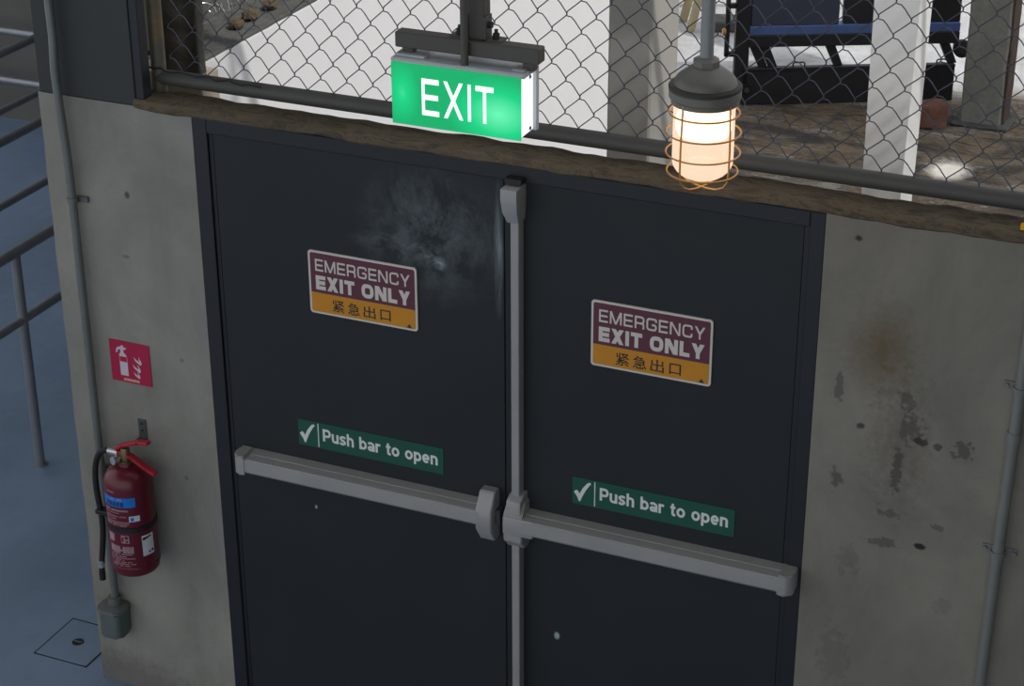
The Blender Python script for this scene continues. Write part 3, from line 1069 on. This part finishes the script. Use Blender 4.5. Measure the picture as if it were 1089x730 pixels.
add_box(bb, EX - .012, EX + .012, -.006, .0, EZ + .12, EZ + .25, bev=.002)
finish('cradle_arm', bb, M['alu_dark'], parent=t)

def cyl_map(th0, z0, r):
    """flat (x, z) in metres -> point on the cylinder; x measured along the surface from angle th0"""
    def f(x, z, lift):
        a = th0 + x / r
        return Vector((EX + (r + lift) * math.cos(a), EY + (r + lift) * math.sin(a), EZ + z0 + z))
    return f
def patch(bm, fm, x0, x1, z0, z1, lift, n=10):
    rows = []
    for k in range(n + 1):
        x = x0 + (x1 - x0) * k / n
        rows.append((bm.verts.new(fm(x, z0, lift)), bm.verts.new(fm(x, z1, lift)), bm.verts.new(fm(x, z1, -.0005)), bm.verts.new(fm(x, z0, -.0005))))
    for A, B in zip(rows, rows[1:]):
        for k in range(4):
            bm.faces.new((A[k], A[(k + 1) % 4], B[(k + 1) % 4], B[k]))
    bm.faces.new(rows[0]); bm.faces.new(rows[-1][::-1])
fm = cyl_map(math.radians(-126), 0, ER)
bb = bm_new(); patch(bb, fm, -.006, .112, .262, .296, .0006); finish('label_band', bb, M['lab_blue'], parent=t)
bb = bm_new()
random.seed(11)
def glyph_row(bm, x0, x1, z0, z1, lift, w=.004, gap=.0016, wordgap=.3):
    x = x0
    while x < x1 - w:
        ww = w * random.uniform(.7, 1.2)
        if random.random() > .12:
            patch(bm, fm, x, x + ww, z0, z1, lift, 1)
        x += ww + gap
glyph_row(bb, .010, .088, .265, .281, .0011, .0105, .0035)
finish('label_print', bb, M['lab_navy'], parent=t, smooth=False)
bb = bm_new()
glyph_row(bb, .030, .084, .286, .293, .0011, .0060, .0028)
glyph_row(bb, .010, .052, .312, .317, .0011, .0040, .0030)
glyph_row(bb, .002, .094, .247, .253, .0008, .0042, .0012)
glyph_row(bb, .002, .060, .239, .242, .0008, .0030, .0016)
for z, a, e in ((.226, .0, .082), (.217, .0, .048), (.206, .0, .088), (.200, .0, .090), (.194, .0, .080)):
    glyph_row(bb, a, e, z, z + .0036, .0008, .0034, .0012)
glyph_row(bb, .010, .094, .094, .119, .0008, .0056, .0016)
glyph_row(bb, .014, .092, .101, .108, .0008, .0056, .0016)
for z, a, e in ((.088, .008, .088), (.080, .008, .070), (.073, .008, .098), (.066, .008, .060), (.059, .012, .086), (.052, .012, .098), (.045, .012, .084)):
    glyph_row(bb, a, e, z, z + .0034, .0008, .0034, .0014)
for xx in (.004, .056):
    patch(bb, fm, xx, xx + .026, .132, .160, .0008, 3)
finish('label_print', bb, M['lab_pink'], parent=t, smooth=False)
bb = bm_new(); patch(bb, fm, .058, .064, .137, .155, .0014, 1); patch(bb, fm, .068, .079, .147, .157, .0014, 1); patch(bb, fm, .070, .078, .135, .142, .0014, 1)
finish('label_symbol', bb, M['red_ext'], parent=t, smooth=False)
bb = bm_new(); patch(bb, fm, .088, .122, .210, .230, .0012, 4); finish('seal_sticker', bb, M['lab_white'], parent=t)
bb = bm_new(); patch(bb, fm, .093, .103, .213, .226, .0018, 2); finish('seal_mark', bb, M['lab_blue'], parent=t)
bb = bm_new(); patch(bb, fm, .122, .164, .078, .152, .0012, 6); finish('inspection_label', bb, M['lab_white'], parent=t)
bb = bm_new()
for (a, c, z0_, z1_) in ((.124, .134, .136, .146), (.134, .145, .139, .146), (.144, .155, .142, .147), (.142, .149, .086, .092), (.153, .160, .086, .096)):
    patch(bb, fm, a, c, z0_, z1_, .0018, 2)
finish('label_print', bb, M['ink'], parent=t, smooth=False)

# wall hook above the extinguisher
t = thing('wall_hook', 'small drilled metal hanging bracket on the left wall above the extinguisher', 'bracket', (-1.358, 0, 1.0))
bb = bm_new()
add_box(bb, -1.373, -1.343, -.004, 0, .992, 1.062, bev=.0015)
add_box(bb, -1.373, -1.343, -.030, -.004, .992, .997, bev=.001)
finish('plate', bb, M['alu_dark'], parent=t)
bb = bm_new()
for z in (1.046, 1.022):
    add_tube(bb, [(-1.358, -.006, z), (-1.358, -.0035, z)], .0045, 10)
finish('screw', bb, M['soot'], parent=t)

# ---------------------------------------------------------------- chain link fence on the sill
FX0, FX1, FY, FZ0, FZ1 = -1.252, 3.2, .10, 2.176, 3.80
t = thing('chain_link_fence', 'chain-link fence on the concrete sill over the doors, with rusty pipe frame', 'fence', (0, FY, 2.134))
bb = bm_new()
add_tube(bb, [(FX0, FY, FZ0), (FX1, FY, FZ0)], .0235, 18)
finish('bottom_rail', bb, M['fence_pipe'], parent=t)
bb = bm_new()
add_tube(bb, [(FX0, FY, FZ1), (FX1, FY, FZ1)], .0235, 14)
finish('top_rail', bb, M['fence_pipe'], parent=t)
for x in (FX0, FX1):
    bb = bm_new()
    add_tube(bb, [(x, FY, 2.12), (x, FY, FZ1 + .05)], .0225, 16)
    bmesh.ops.translate(bb, verts=bb.verts, vec=(0, 0, 0))
    finish('post', bb, M['fence_post'], parent=t)
bb = bm_new()
PX, PZ = .0414, .0447
xr, zr = .903, 2.468
rnd = random.Random(3)
i0 = math.ceil((FX0 + .03 - xr) / PX)
i1 = math.floor((FX1 - .03 - xr) / PX)
nz = int((FZ1 - FZ0) / PZ) + 1
jit = {}
def node(i, mrow):
    """column i, row mrow (mrow + i even); slow sag so the rows are not ruler straight"""
    x = xr + i * PX
    z = zr + mrow * PZ
    from mathutils import noise as nn
    d = nn.noise_vector(Vector((x * 2.1, z * 2.1, 3.3)))
    return Vector((x + d.x * .008, FY, z + d.z * .007))
m_lo = math.floor((FZ0 - zr) / PZ)
m_hi = math.floor((FZ1 - zr) / PZ)
for i in range(i0, i1):
    pts = []
    for mm in range(m_lo, m_hi + 1):
        left = (mm + i) % 2 == 0
        c = node(i if left else i + 1, mm)
        s = 1 if left else -1
        # hook round the neighbouring wire: a short near-vertical knuckle, front to back
        pts.append(c + Vector((s * .0022 - s * .001, -.0030 * s, -.0055)))
        pts.append(c + Vector((s * .0022 - s * .003, .0, 0)))
        pts.append(c + Vector((s * .0022 - s * .001, .0030 * s, .0055)))
        if mm < m_hi:
            c2 = node(i + 1 if left else i, mm + 1)
            if left:
                pts.append(c.lerp(c2, .25) + Vector((-.0006, .0016, .0016)))
                pts.append(c.lerp(c2, .75) + Vector((.0010, -.0016, -.0016)))
            else:
                pts.append(c.lerp(c2, .25) + Vector((.0022, -.0016, .0022)))
                pts.append(c.lerp(c2, .50) + Vector((.0030, 0, .0030)))
                pts.append(c.lerp(c2, .75) + Vector((.0022, .0016, .0022)))
    pts = [p for p in pts if FZ0 + .012 < p.z < FZ1]
    add_tube(bb, pts, .0017, 5, cap=False)
finish('wire_mesh', bb, M['wire'], parent=t, angle=80)
bb = bm_new()
tie = [(FX0 - .02, FY - .02, 2.208)]
for k in range(18):
    x = FX0 + k * .021
    tie.append((x, FY - .026 + .004 * math.sin(k * 2.3), 2.207 - .0006 * k + .004 * math.sin(k * 1.7)))
add_tube(bb, tie, .0028, 6)
finish('tie_wire', bb, M['soot'], parent=t)
o = props(finish('yellow_tag', (lambda q: (add_box(q, 1.275, 1.40, .012, .030, 2.134, 2.149, bev=.002), q)[1])(bm_new()), M['yellow'], base=(1.33, .02, 2.134)),
          'small yellow strip lying on the concrete sill at the picture edge', 'tag')

# ---------------------------------------------------------------- exit sign
SX0, SX1, SY0, SY1, SZ0, SZ1 = -.2955, .0655, -.275, -.190, 2.290, 2.4545
scx = (SX0 + SX1) / 2
t = thing('exit_sign', 'lit green EXIT sign box hanging from a dark steel bracket over the doors', 'exit sign', (scx, -.23, SZ0))
bb = bm_new()
add_box(bb, SX0 + .003, SX1 - .003, SY0 + .003, SY1, SZ0 + .003, SZ1 - .002, bev=.003)
finish('diffuser_body', bb, M['silver_sign'], parent=t)
bb = bm_new()
add_box(bb, SX0, SX1, SY0 - .002, SY0 + .004, SZ0, SZ1, bev=.0012)
finish('green_face', bb, M['exit_green'], parent=t)
H_ = SZ1 - SZ0; W_ = SX1 - SX0
bb = drawn(bm_new(), 'EXIT', SX0 + .240 * W_, SX0 + .795 * W_, SZ0 + .205 * H_, SZ0 + .800 * H_, SY0 - .0018, t=.14, gap=.22, depth=.0012)
finish('lettering', bb, M['exit_white'], parent=t, smooth=False)
bb = bm_new()
add_box(bb, SX0 - .004, SX1 + .008, SY0 + .004, SY1 + .014, SZ1 - .003, SZ1 + .010, bev=.003)
add_box(bb, SX0 + .0, SX0 + .085, SY0 + .02, SY1 + .004, SZ1 + .009, SZ1 + .016, bev=.002)
add_box(bb, SX1 - .035, SX1 - .0, SY0 + .02, SY1 + .004, SZ1 + .009, SZ1 + .014, bev=.002)
finish('top_cover', bb, M['frost_top'], parent=t)
bb = bm_new()
add_box(bb, SX0 - .004, SX1 + .008, SY1, SY1 + .014, SZ0, SZ1 + .002, bev=.003)
finish('back_plate', bb, M['frost_top'], parent=t)
for z in (SZ0 + .014, SZ1 - .014):
    bb = bm_new()
    add_tube(bb, [(SX1 - .004, SY1 - .022, z), (SX1 - .0005, SY1 - .022, z)], .005, 12)
    finish('side_screw', bb, M['lab_navy'], parent=t)
# bracket bar
BY = -.222
bb = bm_new()
add_box(bb, -.300, .100, BY - .020, BY + .020, 2.483, 2.524, bev=.003)
finish('bracket_bar', bb, M['bracket'], parent=t)
for x in (-.268, .068):
    bb = bm_new()
    add_box(bb, x - .016, x + .016, BY - .012, BY + .012, 2.462, 2.485, bev=.002)
    add_tube(bb, [(x, BY, 2.458), (x, BY, 2.49)], .008, 10)
    finish('hanger_stud', bb, M['bracket'], parent=t)
bb = bm_new()
add_box(bb, -.103, -.058, BY + .0, BY + .042, 2.49, 5.2, bev=.003)
finish('drop_post', bb, M['bracket'], parent=t)
bb = bm_new()
add_tube(bb, [(-.098, BY - .032, 5.2), (-.098, BY - .032, 2.462)], .0105, 14)
finish('cable_conduit', bb, M['bracket'], parent=t)
for s, xe in ((1, -.058), (-1, -.103)):
    bb = bm_new()
    a, c = sorted((xe, xe + s * .050))
    add_box(bb, a, c, BY - .006, BY + .034, 2.522, 2.528, bev=.001)
    a, c = sorted((xe, xe + s * .007))
    add_box(bb, a, c, BY - .006, BY + .034, 2.522, 2.585, bev=.001)
    finish('angle_cleat', bb, M['bracket'], parent=t)
for s, xe in ((1, -.058), (-1, -.103)):
    bb = bm_new()
    add_tube(bb, [(xe + s * .028, BY + .012, 2.526), (xe + s * .028, BY + .012, 2.542)], .009, 6)
    add_tube(bb, [(xe + s * .028, BY + .012, 2.540), (xe + s * .028, BY + .012, 2.552)], .005, 8)
    add_tube(bb, [(xe + s * .006, BY + .012, 2.562), (xe + s * .018, BY + .012, 2.562)], .009, 6)
    finish('bolt', bb, M['soot'], parent=t)

# ---------------------------------------------------------------- caged bulkhead lamp
LX, LY = .5465, -.279
t = thing('caged_lamp', 'lit caged pendant lamp hanging on a pipe over the right door leaf', 'lamp', (LX, LY, 2.24))
bb = bm_new()
add_tube(bb, [(LX, LY, 5.2), (LX, LY, 2.545)], .0165, 18)
finish('pendant_pipe', bb, M['lamp_pipe'], parent=t)
bb = bm_new()
add_lathe(bb, [(.0, 2.572), (.024, 2.572), (.033, 2.566), (.033, 2.552), (.028, 2.546), (0, 2.546)], LX, LY, 8)
finish('lock_nut', bb, M['cap_grey'], parent=t)
bb = bm_new()
add_lathe(bb, [(0, 2.552), (.030, 2.552), (.038, 2.549), (.066, 2.528), (.074, 2.518), (.078, 2.503), (0, 2.503)], LX, LY, 40)
finish('dome_cap', bb, M['cap_grey'], parent=t)
bb = bm_new()
add_lathe(bb, [(0, 2.507), (.0855, 2.507), (.0885, 2.503), (.0885, 2.497), (.084, 2.495), (0, 2.495)], LX, LY, 40)
finish('gasket', bb, M['seal'], parent=t)
bb = bm_new()
add_lathe(bb, [(0, 2.497), (.084, 2.497), (.0875, 2.493), (.0875, 2.476), (.083, 2.472), (.0815, 2.470), (.0815, 2.460), (0, 2.460)], LX, LY, 40)
finish('collar', bb, M['cap_grey'], parent=t)
bb = bm_new()
prof = [(.0745, 2.462), (.0745, 2.315)]
for k in range(1, 10):
    a = PI / 2 * k / 9
    prof.append((.0745 * math.cos(a), 2.315 - .052 * math.sin(a)))
prof[-1] = (0, prof[-1][1])
add_lathe(bb, prof, LX, LY, 40)
finish('glass_jar', bb, M['glass'], parent=t, angle=80)
bb = bm_new()
add_lathe(bb, [(0, 2.458), (.020, 2.458), (.034, 2.452), (.060, 2.440), (.068, 2.420), (.068, 2.395), (.060, 2.378), (.030, 2.368), (0, 2.366)], LX, LY, 28)
finish('bulb', bb, M['bulb'], parent=t, angle=80)
bb = bm_new()
for z, r in ((2.436, .0855), (2.386, .0905), (2.334, .0905), (2.286, .0865)):
    add_tube(bb, [(LX + r * math.cos(2 * PI * k / 40), LY + r * math.sin(2 * PI * k / 40), z) for k in range(40)], .0024, 8, closed=True)
for q in range(4):
    a = math.radians(-112 + 90 * q)
    path = [(.079, 2.47), (.081, 2.42), (.083, 2.36), (.083, 2.30), (.080, 2.275), (.068, 2.258), (.045, 2.247), (.018, 2.243), (.0, 2.243)]
    add_tube(bb, [(LX + r * math.cos(a), LY + r * math.sin(a), z) for r, z in path], .0026, 8)
finish('wire_cage', bb, M['cage'], parent=t, angle=80)

# ---------------------------------------------------------------- railings in the corridor
def railing(x, y0, y1, posts, label):
    t = thing('railing', label, 'railing', (x, (y0 + y1) / 2, 0), 'steel railings beyond the left wall')
    for z in (.945, .655):
        bb = bm_new()
        add_tube(bb, [(x, y0, z + .008), (x, y1, z - .008)], .0215 if z > .8 else .018, 14)
        finish('handrail' if z > .8 else 'middle_rail', bb, M['rail'], parent=t)
    for y in posts:
        bb = bm_new()
        add_tube(bb, [(x, y, .004), (x, y, .945)], .020, 14)
        o = finish('post', bb, M['rail'], parent=t)
        bb = bm_new()
        add_tube(bb, [(x, y, .0), (x, y, .008)], .028, 16)
        ob = finish('base_flange', bb, M['rail'], parent=o)
railing(-2.70, -.9, 4.2, (-.85, 1.154, 4.1), 'nearest steel railing, its post standing on the blue floor beside the left wall')
railing(-3.51, -.9, 4.2, (-.85, 1.154, 4.1), 'second steel railing behind the one with the visible floor post')
railing(-4.30, -.9, 4.2, (-.85, 1.154, 4.1), 'third and farthest of the parallel steel railings beyond the left wall')
t = thing('railing', 'steel railing running along the grey wall at the back of the corridor', 'railing', (-5.4, 4.42, 0), 'steel railings beyond the left wall')
for z in (.615, .315):
    bb = bm_new()
    add_tube(bb, [(-7.5, 4.42, z), (-3.6, 4.42, z)], .022, 12)
    finish('handrail' if z > .5 else 'middle_rail', bb, M['rail'], parent=t)
for x in (-7.45, -4.2, -3.65):
    bb = bm_new()
    add_tube(bb, [(x, 4.42, 0), (x, 4.42, .615)], .020, 12)
    finish('post', bb, M['rail'], parent=t)

# ================================================================ OUTSIDE
# column and white post close behind the fence
b = bm_new()
add_box(b, -.036, .098, .6, .84, 0, 2.75, bev=.006)
add_box(b, -.056, .118, .58, .86, 2.75, 2.81, bev=.006)
props(finish('masonry_column', b, M['column'], base=(.03, .72, 0)), 'square grey painted column behind the fence, between the EXIT sign and the lamp', 'column')
t = thing('white_post', 'white painted square post behind the fence, right of the caged lamp', 'post', (.82, .56, 0))
b = bm_new()
rings = []
for z, x0, x1 in ((0, .764, .872), (1.9, .764, .872), (2.55, .757, .881), (2.75, .757, .881)):
    rings.append([b.verts.new(p) for p in ((x0, .5, z), (x1, .5, z), (x1, .66, z), (x0, .66, z))])
b.faces.new(rings[0][::-1]); b.faces.new(rings[-1])
for A, B in zip(rings, rings[1:]):
    for k in range(4):
        b.faces.new((A[k], A[(k + 1) % 4], B[(k + 1) % 4], B[k]))
bmesh.ops.bevel(b, geom=[e for e in b.edges if abs(e.verts[0].co.z - e.verts[1].co.z) > .1], offset=.004, segments=2, affect='EDGES')
finish('shaft', b, M['white_post'], parent=t)
b = bm_new()
add_box(b, .745, .892, .48, .68, 0, .12, bev=.01)
finish('plinth', b, M['old_post'], parent=t)

# dark pillar standing on the end of the boundary wall
b = bm_new()
add_box(b, -1.475, -1.312, .41, .455, 2.072, 4.4, bev=.004)
for i in range(40):
    bmesh.ops.bisect_plane(b, geom=b.verts[:] + b.edges[:] + b.faces[:], plane_co=(0, 0, 2.10 + i * .055), plane_no=(0, 0, 1))
rough_up(b, .006, 10)
props(finish('dark_pillar', b, M['dark_conc'], base=(-1.40, .43, 2.075)), 'dark weathered upright pillar in front of the near end of the white boundary wall', 'pillar')
# rubble and tangled wire along the coping
rnd = random.Random(5)
stone_labels = ['brown stone on the wall coping closest to the dark pillar', 'brown stone second from the dark pillar along the wall coping', 'brown stone third from the dark pillar along the wall coping', 'brown stone farthest from the dark pillar along the wall coping']
for k, (x, y, r) in enumerate(((-1.425, .83, .024), (-1.435, .93, .026), (-1.43, 1.06, .024), (-1.435, 1.22, .027))):
    b = bm_new()
    bmesh.ops.create_icosphere(b, subdivisions=3, radius=1)
    for v in b.verts:
        v.co = Vector((v.co.x * r, v.co.y * r * 1.25, v.co.z * r * .7))
    for v in b.verts:
        v.co = Vector([round(c / (r * .42)) * r * .42 * .6 + c * .4 for c in v.co])
    rough_up(b, .010, 45, seed=k)
    bmesh.ops.translate(b, verts=b.verts, vec=(x, y, 2.096 + r * .6))
    props(finish('stone', b, M['rubble'], base=(x, y, 2.087)), stone_labels[k], 'stone', 'stones on the wall coping')
b = bm_new()
for q in range(16):
    c = Vector((-1.535 + rnd.uniform(-.03, .02), .80 + q * .055, 2.125 + rnd.uniform(0, .02)))
    ax = rnd.uniform(.025, .05)
    tilt = rnd.uniform(-.9, .9)
    pts = []
    for k in range(18):
        a = 2 * PI * k / 18 * 1.15
        p = Vector((ax * math.cos(a), .012 * k / 18, ax * .8 * math.sin(a)))
        p.rotate(Matrix.Rotation(tilt, 3, 'Z'))
        pp = c + p
        pp.z = max(pp.z, 2.099)
        pts.append(pp)
    add_tube(b, pts, .0014, 5)
props(finish('wire_tangle', b, M['chrome'], base=(-1.54, 1.2, 2.09)), 'tangle of thin pale wire lying along the rough wall coping', 'wire', None, 'stuff')

# weathered concrete post
t = thing('concrete_post', 'weathered grey concrete post with rusty edge standing in the yard behind the white post', 'post', (.0, 6.84, 0))
b = bm_new()
add_box(b, -.118, .124, 6.72, 6.96, 0, 3.2, bev=.012)
for i in range(50):
    bmesh.ops.bisect_plane(b, geom=b.verts[:] + b.edges[:] + b.faces[:], plane_co=(0, 0, .03 + i * .063), plane_no=(0, 0, 1))
rough_up(b, .008, 9)
finish('shaft', b, M['old_post'], parent=t)
b = bm_new()
add_box(b, .112, .140, 6.74, 6.955, .005, 3.1, bev=.004)
for i in range(40):
    bmesh.ops.bisect_plane(b, geom=b.verts[:] + b.edges[:] + b.faces[:], plane_co=(0, 0, .05 + i * .075), plane_no=(0, 0, 1))
rough_up(b, .010, 14)
finish('rusty_edge', b, M['rust_edge'], parent=t)
b = bm_new()
add_box(b, -.16, .18, 6.665, 7.0, 0, .018, bev=.006)
rough_up(b, .006, 12, 3)
finish('footing', b, M['coping'], parent=t)
# brick beside it
b = bm_new()
add_box(b, -.115, .115, -.06, .06, 0, .15, bev=.014, seg=2)
rough_up(b, .016, 16, 3)
mt = Matrix.Translation((-.29, 6.60, .0)) @ Matrix.Rotation(math.radians(24), 4, 'Z')
bmesh.ops.transform(b, matrix=mt, verts=b.verts)
for v in b.verts:
    v.co.z = max(v.co.z, 0)
props(finish('broken_brick', b, M['brick'], base=(-.325, 6.575, 0)), 'red-brown broken brick on the earth beside the weathered concrete post', 'brick')

# equipment trolley
TA = math.radians(26.7)
TM = Matrix.Translation((-1.405, 6.532, 0)) @ Matrix.Rotation(TA, 4, 'Z')
t = thing('equipment_trolley', 'dark steel trolley with a blue rail standing on the ground behind the fence', 'trolley', (-.85, 6.9, 0))
def tb(name, mat, boxes, bev=.004, tubes=()):
    bb = bm_new()
    for e in boxes:
        add_box(bb, *e, bev=bev, mat=TM)
    for pts, r in tubes:
        add_tube(bb, [TM @ Vector(p) for p in pts], r, 12)
    return finish(name, bb, mat, parent=t)
tb('base_tray', M['soot'], [(.0, 1.30, .0, .045, .0, .232), (-.0, 1.30, -.008, .004, .215, .235)])
tb('beam', M['soot'], [(.03, 1.31, .0, .10, .362, .436)])
tb('blue_rail', M['blue'], [(.03, 1.31, .002, .10, .436, .492)])
tb('side_panel', M['navy'], [(.04, .570, .012, .075, .492, 1.25)])
tb('end_panel', M['soot'], [(.600, 1.31, .020, .075, .492, 1.25)])
tb('corner_post', M['soot'], [(-.050, .034, .0, .07, .06, 1.30)], .006)
tb('corner_post', M['soot'], [(-.112, -.085, .02, .05, .30, 1.30)], .004)
for xa in (.07, .13, .53, 1.23):
    bb = bm_new()
    A = [Vector((xa - .03, .03, .362)), Vector((xa + .03, .03, .362)), Vector((xa + .085, .03, .23)), Vector((xa + .030, .03, .23))]
    lo = [bb.verts.new(TM @ p) for p in A]
    hi = [bb.verts.new(TM @ (p + Vector((0, .05, 0)))) for p in A]
    bb.faces.new(lo); bb.faces.new(hi[::-1])
    for k in range(4):
        bb.faces.new((lo[k], hi[k], hi[(k + 1) % 4], lo[(k + 1) % 4]))
    finish('strut', bb, M['soot'], parent=t)
for xa in (.345, 1.225):
    tb('lift_loop', M['soot'], [], tubes=[([(xa - .035, .02, .233), (xa - .035, .02, .252), (xa - .025, .02, .258), (xa + .025, .02, .258), (xa + .035, .02, .252), (xa + .035, .02, .233)], .005)])
tb('latch_rod', M['alu_dark'], [], tubes=[([(.84, -.006, .476), (1.06, -.006, .476)], .006), ([(.86, -.006, .455), (1.04, -.006, .455)], .005)])
for (xa, z, r) in ((.025, .105, .034),):
    bb = bm_new()
    add_tube(bb, [TM @ Vector((xa - .0, -.03, z)), TM @ Vector((xa - .0, .006, z))], r, 20)
    w = finish('caster_wheel', bb, M['black_rub'], parent=t)
    bb = bm_new()
    add_tube(bb, [TM @ Vector((xa, -.034, z)), TM @ Vector((xa, -.028, z))], .016, 14)
    finish('hub', bb, M['alu_dark'], parent=w)
bb = bm_new()
add_tube(bb, [TM @ Vector((1.345, .03, .315)), TM @ Vector((1.345, .06, .315))], .055, 20)
finish('side_wheel', bb, M['black_rub'], parent=t)
bb = bm_new()
add_box(bb, 1.30, 1.35, .02, .09, .29, .34, mat=TM)
finish('wheel_arm', bb, M['soot'], parent=t)
bb = bm_new()
add_tube(bb, [TM @ Vector((-.128, .030, .455)), TM @ Vector((-.108, .030, .455))], .022, 16)
finish('amber_reflector', bb, M['orange'], parent=t)
tb('side_bracket', M['soot'], [(-.112, -.04, .02, .05, .30, .33)], .002)
tb('side_bracket', M['soot'], [(-.112, -.04, .02, .05, .60, .63)], .002)

# trestle leaning far behind, and the dark crate next to it
t = thing('wooden_trestle', 'two pale timber legs of a trestle standing in the sunlit yard', 'trestle', (-2.2, 7.95, 0))
for dx, lab in ((0, 'shorter pale leg'), (.075, 'longer pale leg')):
    bb = bm_new()
    p0 = Vector((-2.30 + dx * 1.6, 8.04 - dx * 2.6, .0))
    p1 = Vector((-2.12 + dx * .8, 8.02, .72))
    add_tube(bb, [p0, p1], .030, 4)
    finish('leg', bb, M['cream_wood'], parent=t)
bb = bm_new()
add_tube(bb, [(-2.20, 8.02, .70), (-1.60, 8.30, .70)], .035, 4)
finish('top_beam', bb, M['cream_wood'], parent=t)
bb = bm_new()
add_tube(bb, [(-1.66, 8.27, .70), (-1.52, 8.40, 0)], .030, 4)
finish('leg', bb, M['cream_wood'], parent=t)
t = thing('dark_crate', 'dark slatted crate on the ground far behind the grey column', 'crate', (-2.75, 8.55, 0))
mt = Matrix.Translation((-2.42, 8.10, 0)) @ Matrix.Rotation(math.radians(22), 4, 'Z')
bb = bm_new()
add_box(bb, -.75, 0, .02, .5, .02, .42, mat=mt)
finish('body', bb, M['soot'], parent=t)
bb = bm_new()
for z in (.05, .18, .31):
    add_box(bb, -.76, .01, -.0, .02, z, z + .10, bev=.004, mat=mt)
finish('slat_front', bb, M['dark_conc'], parent=t)
# grey block lying behind the lamp pipe
b = bm_new()
add_box(b, -.16, .16, -.10, .10, 0, .07, bev=.01)
rough_up(b, .01, 12, 3)
bmesh.ops.transform(b, matrix=Matrix.Translation((-1.93, 8.02, .004)) @ Matrix.Rotation(.4, 4, 'Z'), verts=b.verts)
props(finish('concrete_block', b, M['coping'], base=(-1.93, 8.02, 0)), 'flat grey concrete block on the sunlit yard left of the trolley', 'block')
# red tub at the far right
b = bm_new()
add_lathe(b, [(0, .004), (.15, .0), (.19, .36), (.205, .36), (.205, .38), (.18, .38), (.15, .05), (0, .05)], -.05, 9.75, 28)
props(finish('red_tub', b, M['red_plastic'], base=(-.05, 9.75, 0)), 'red plastic tub far behind the weathered concrete post', 'tub')
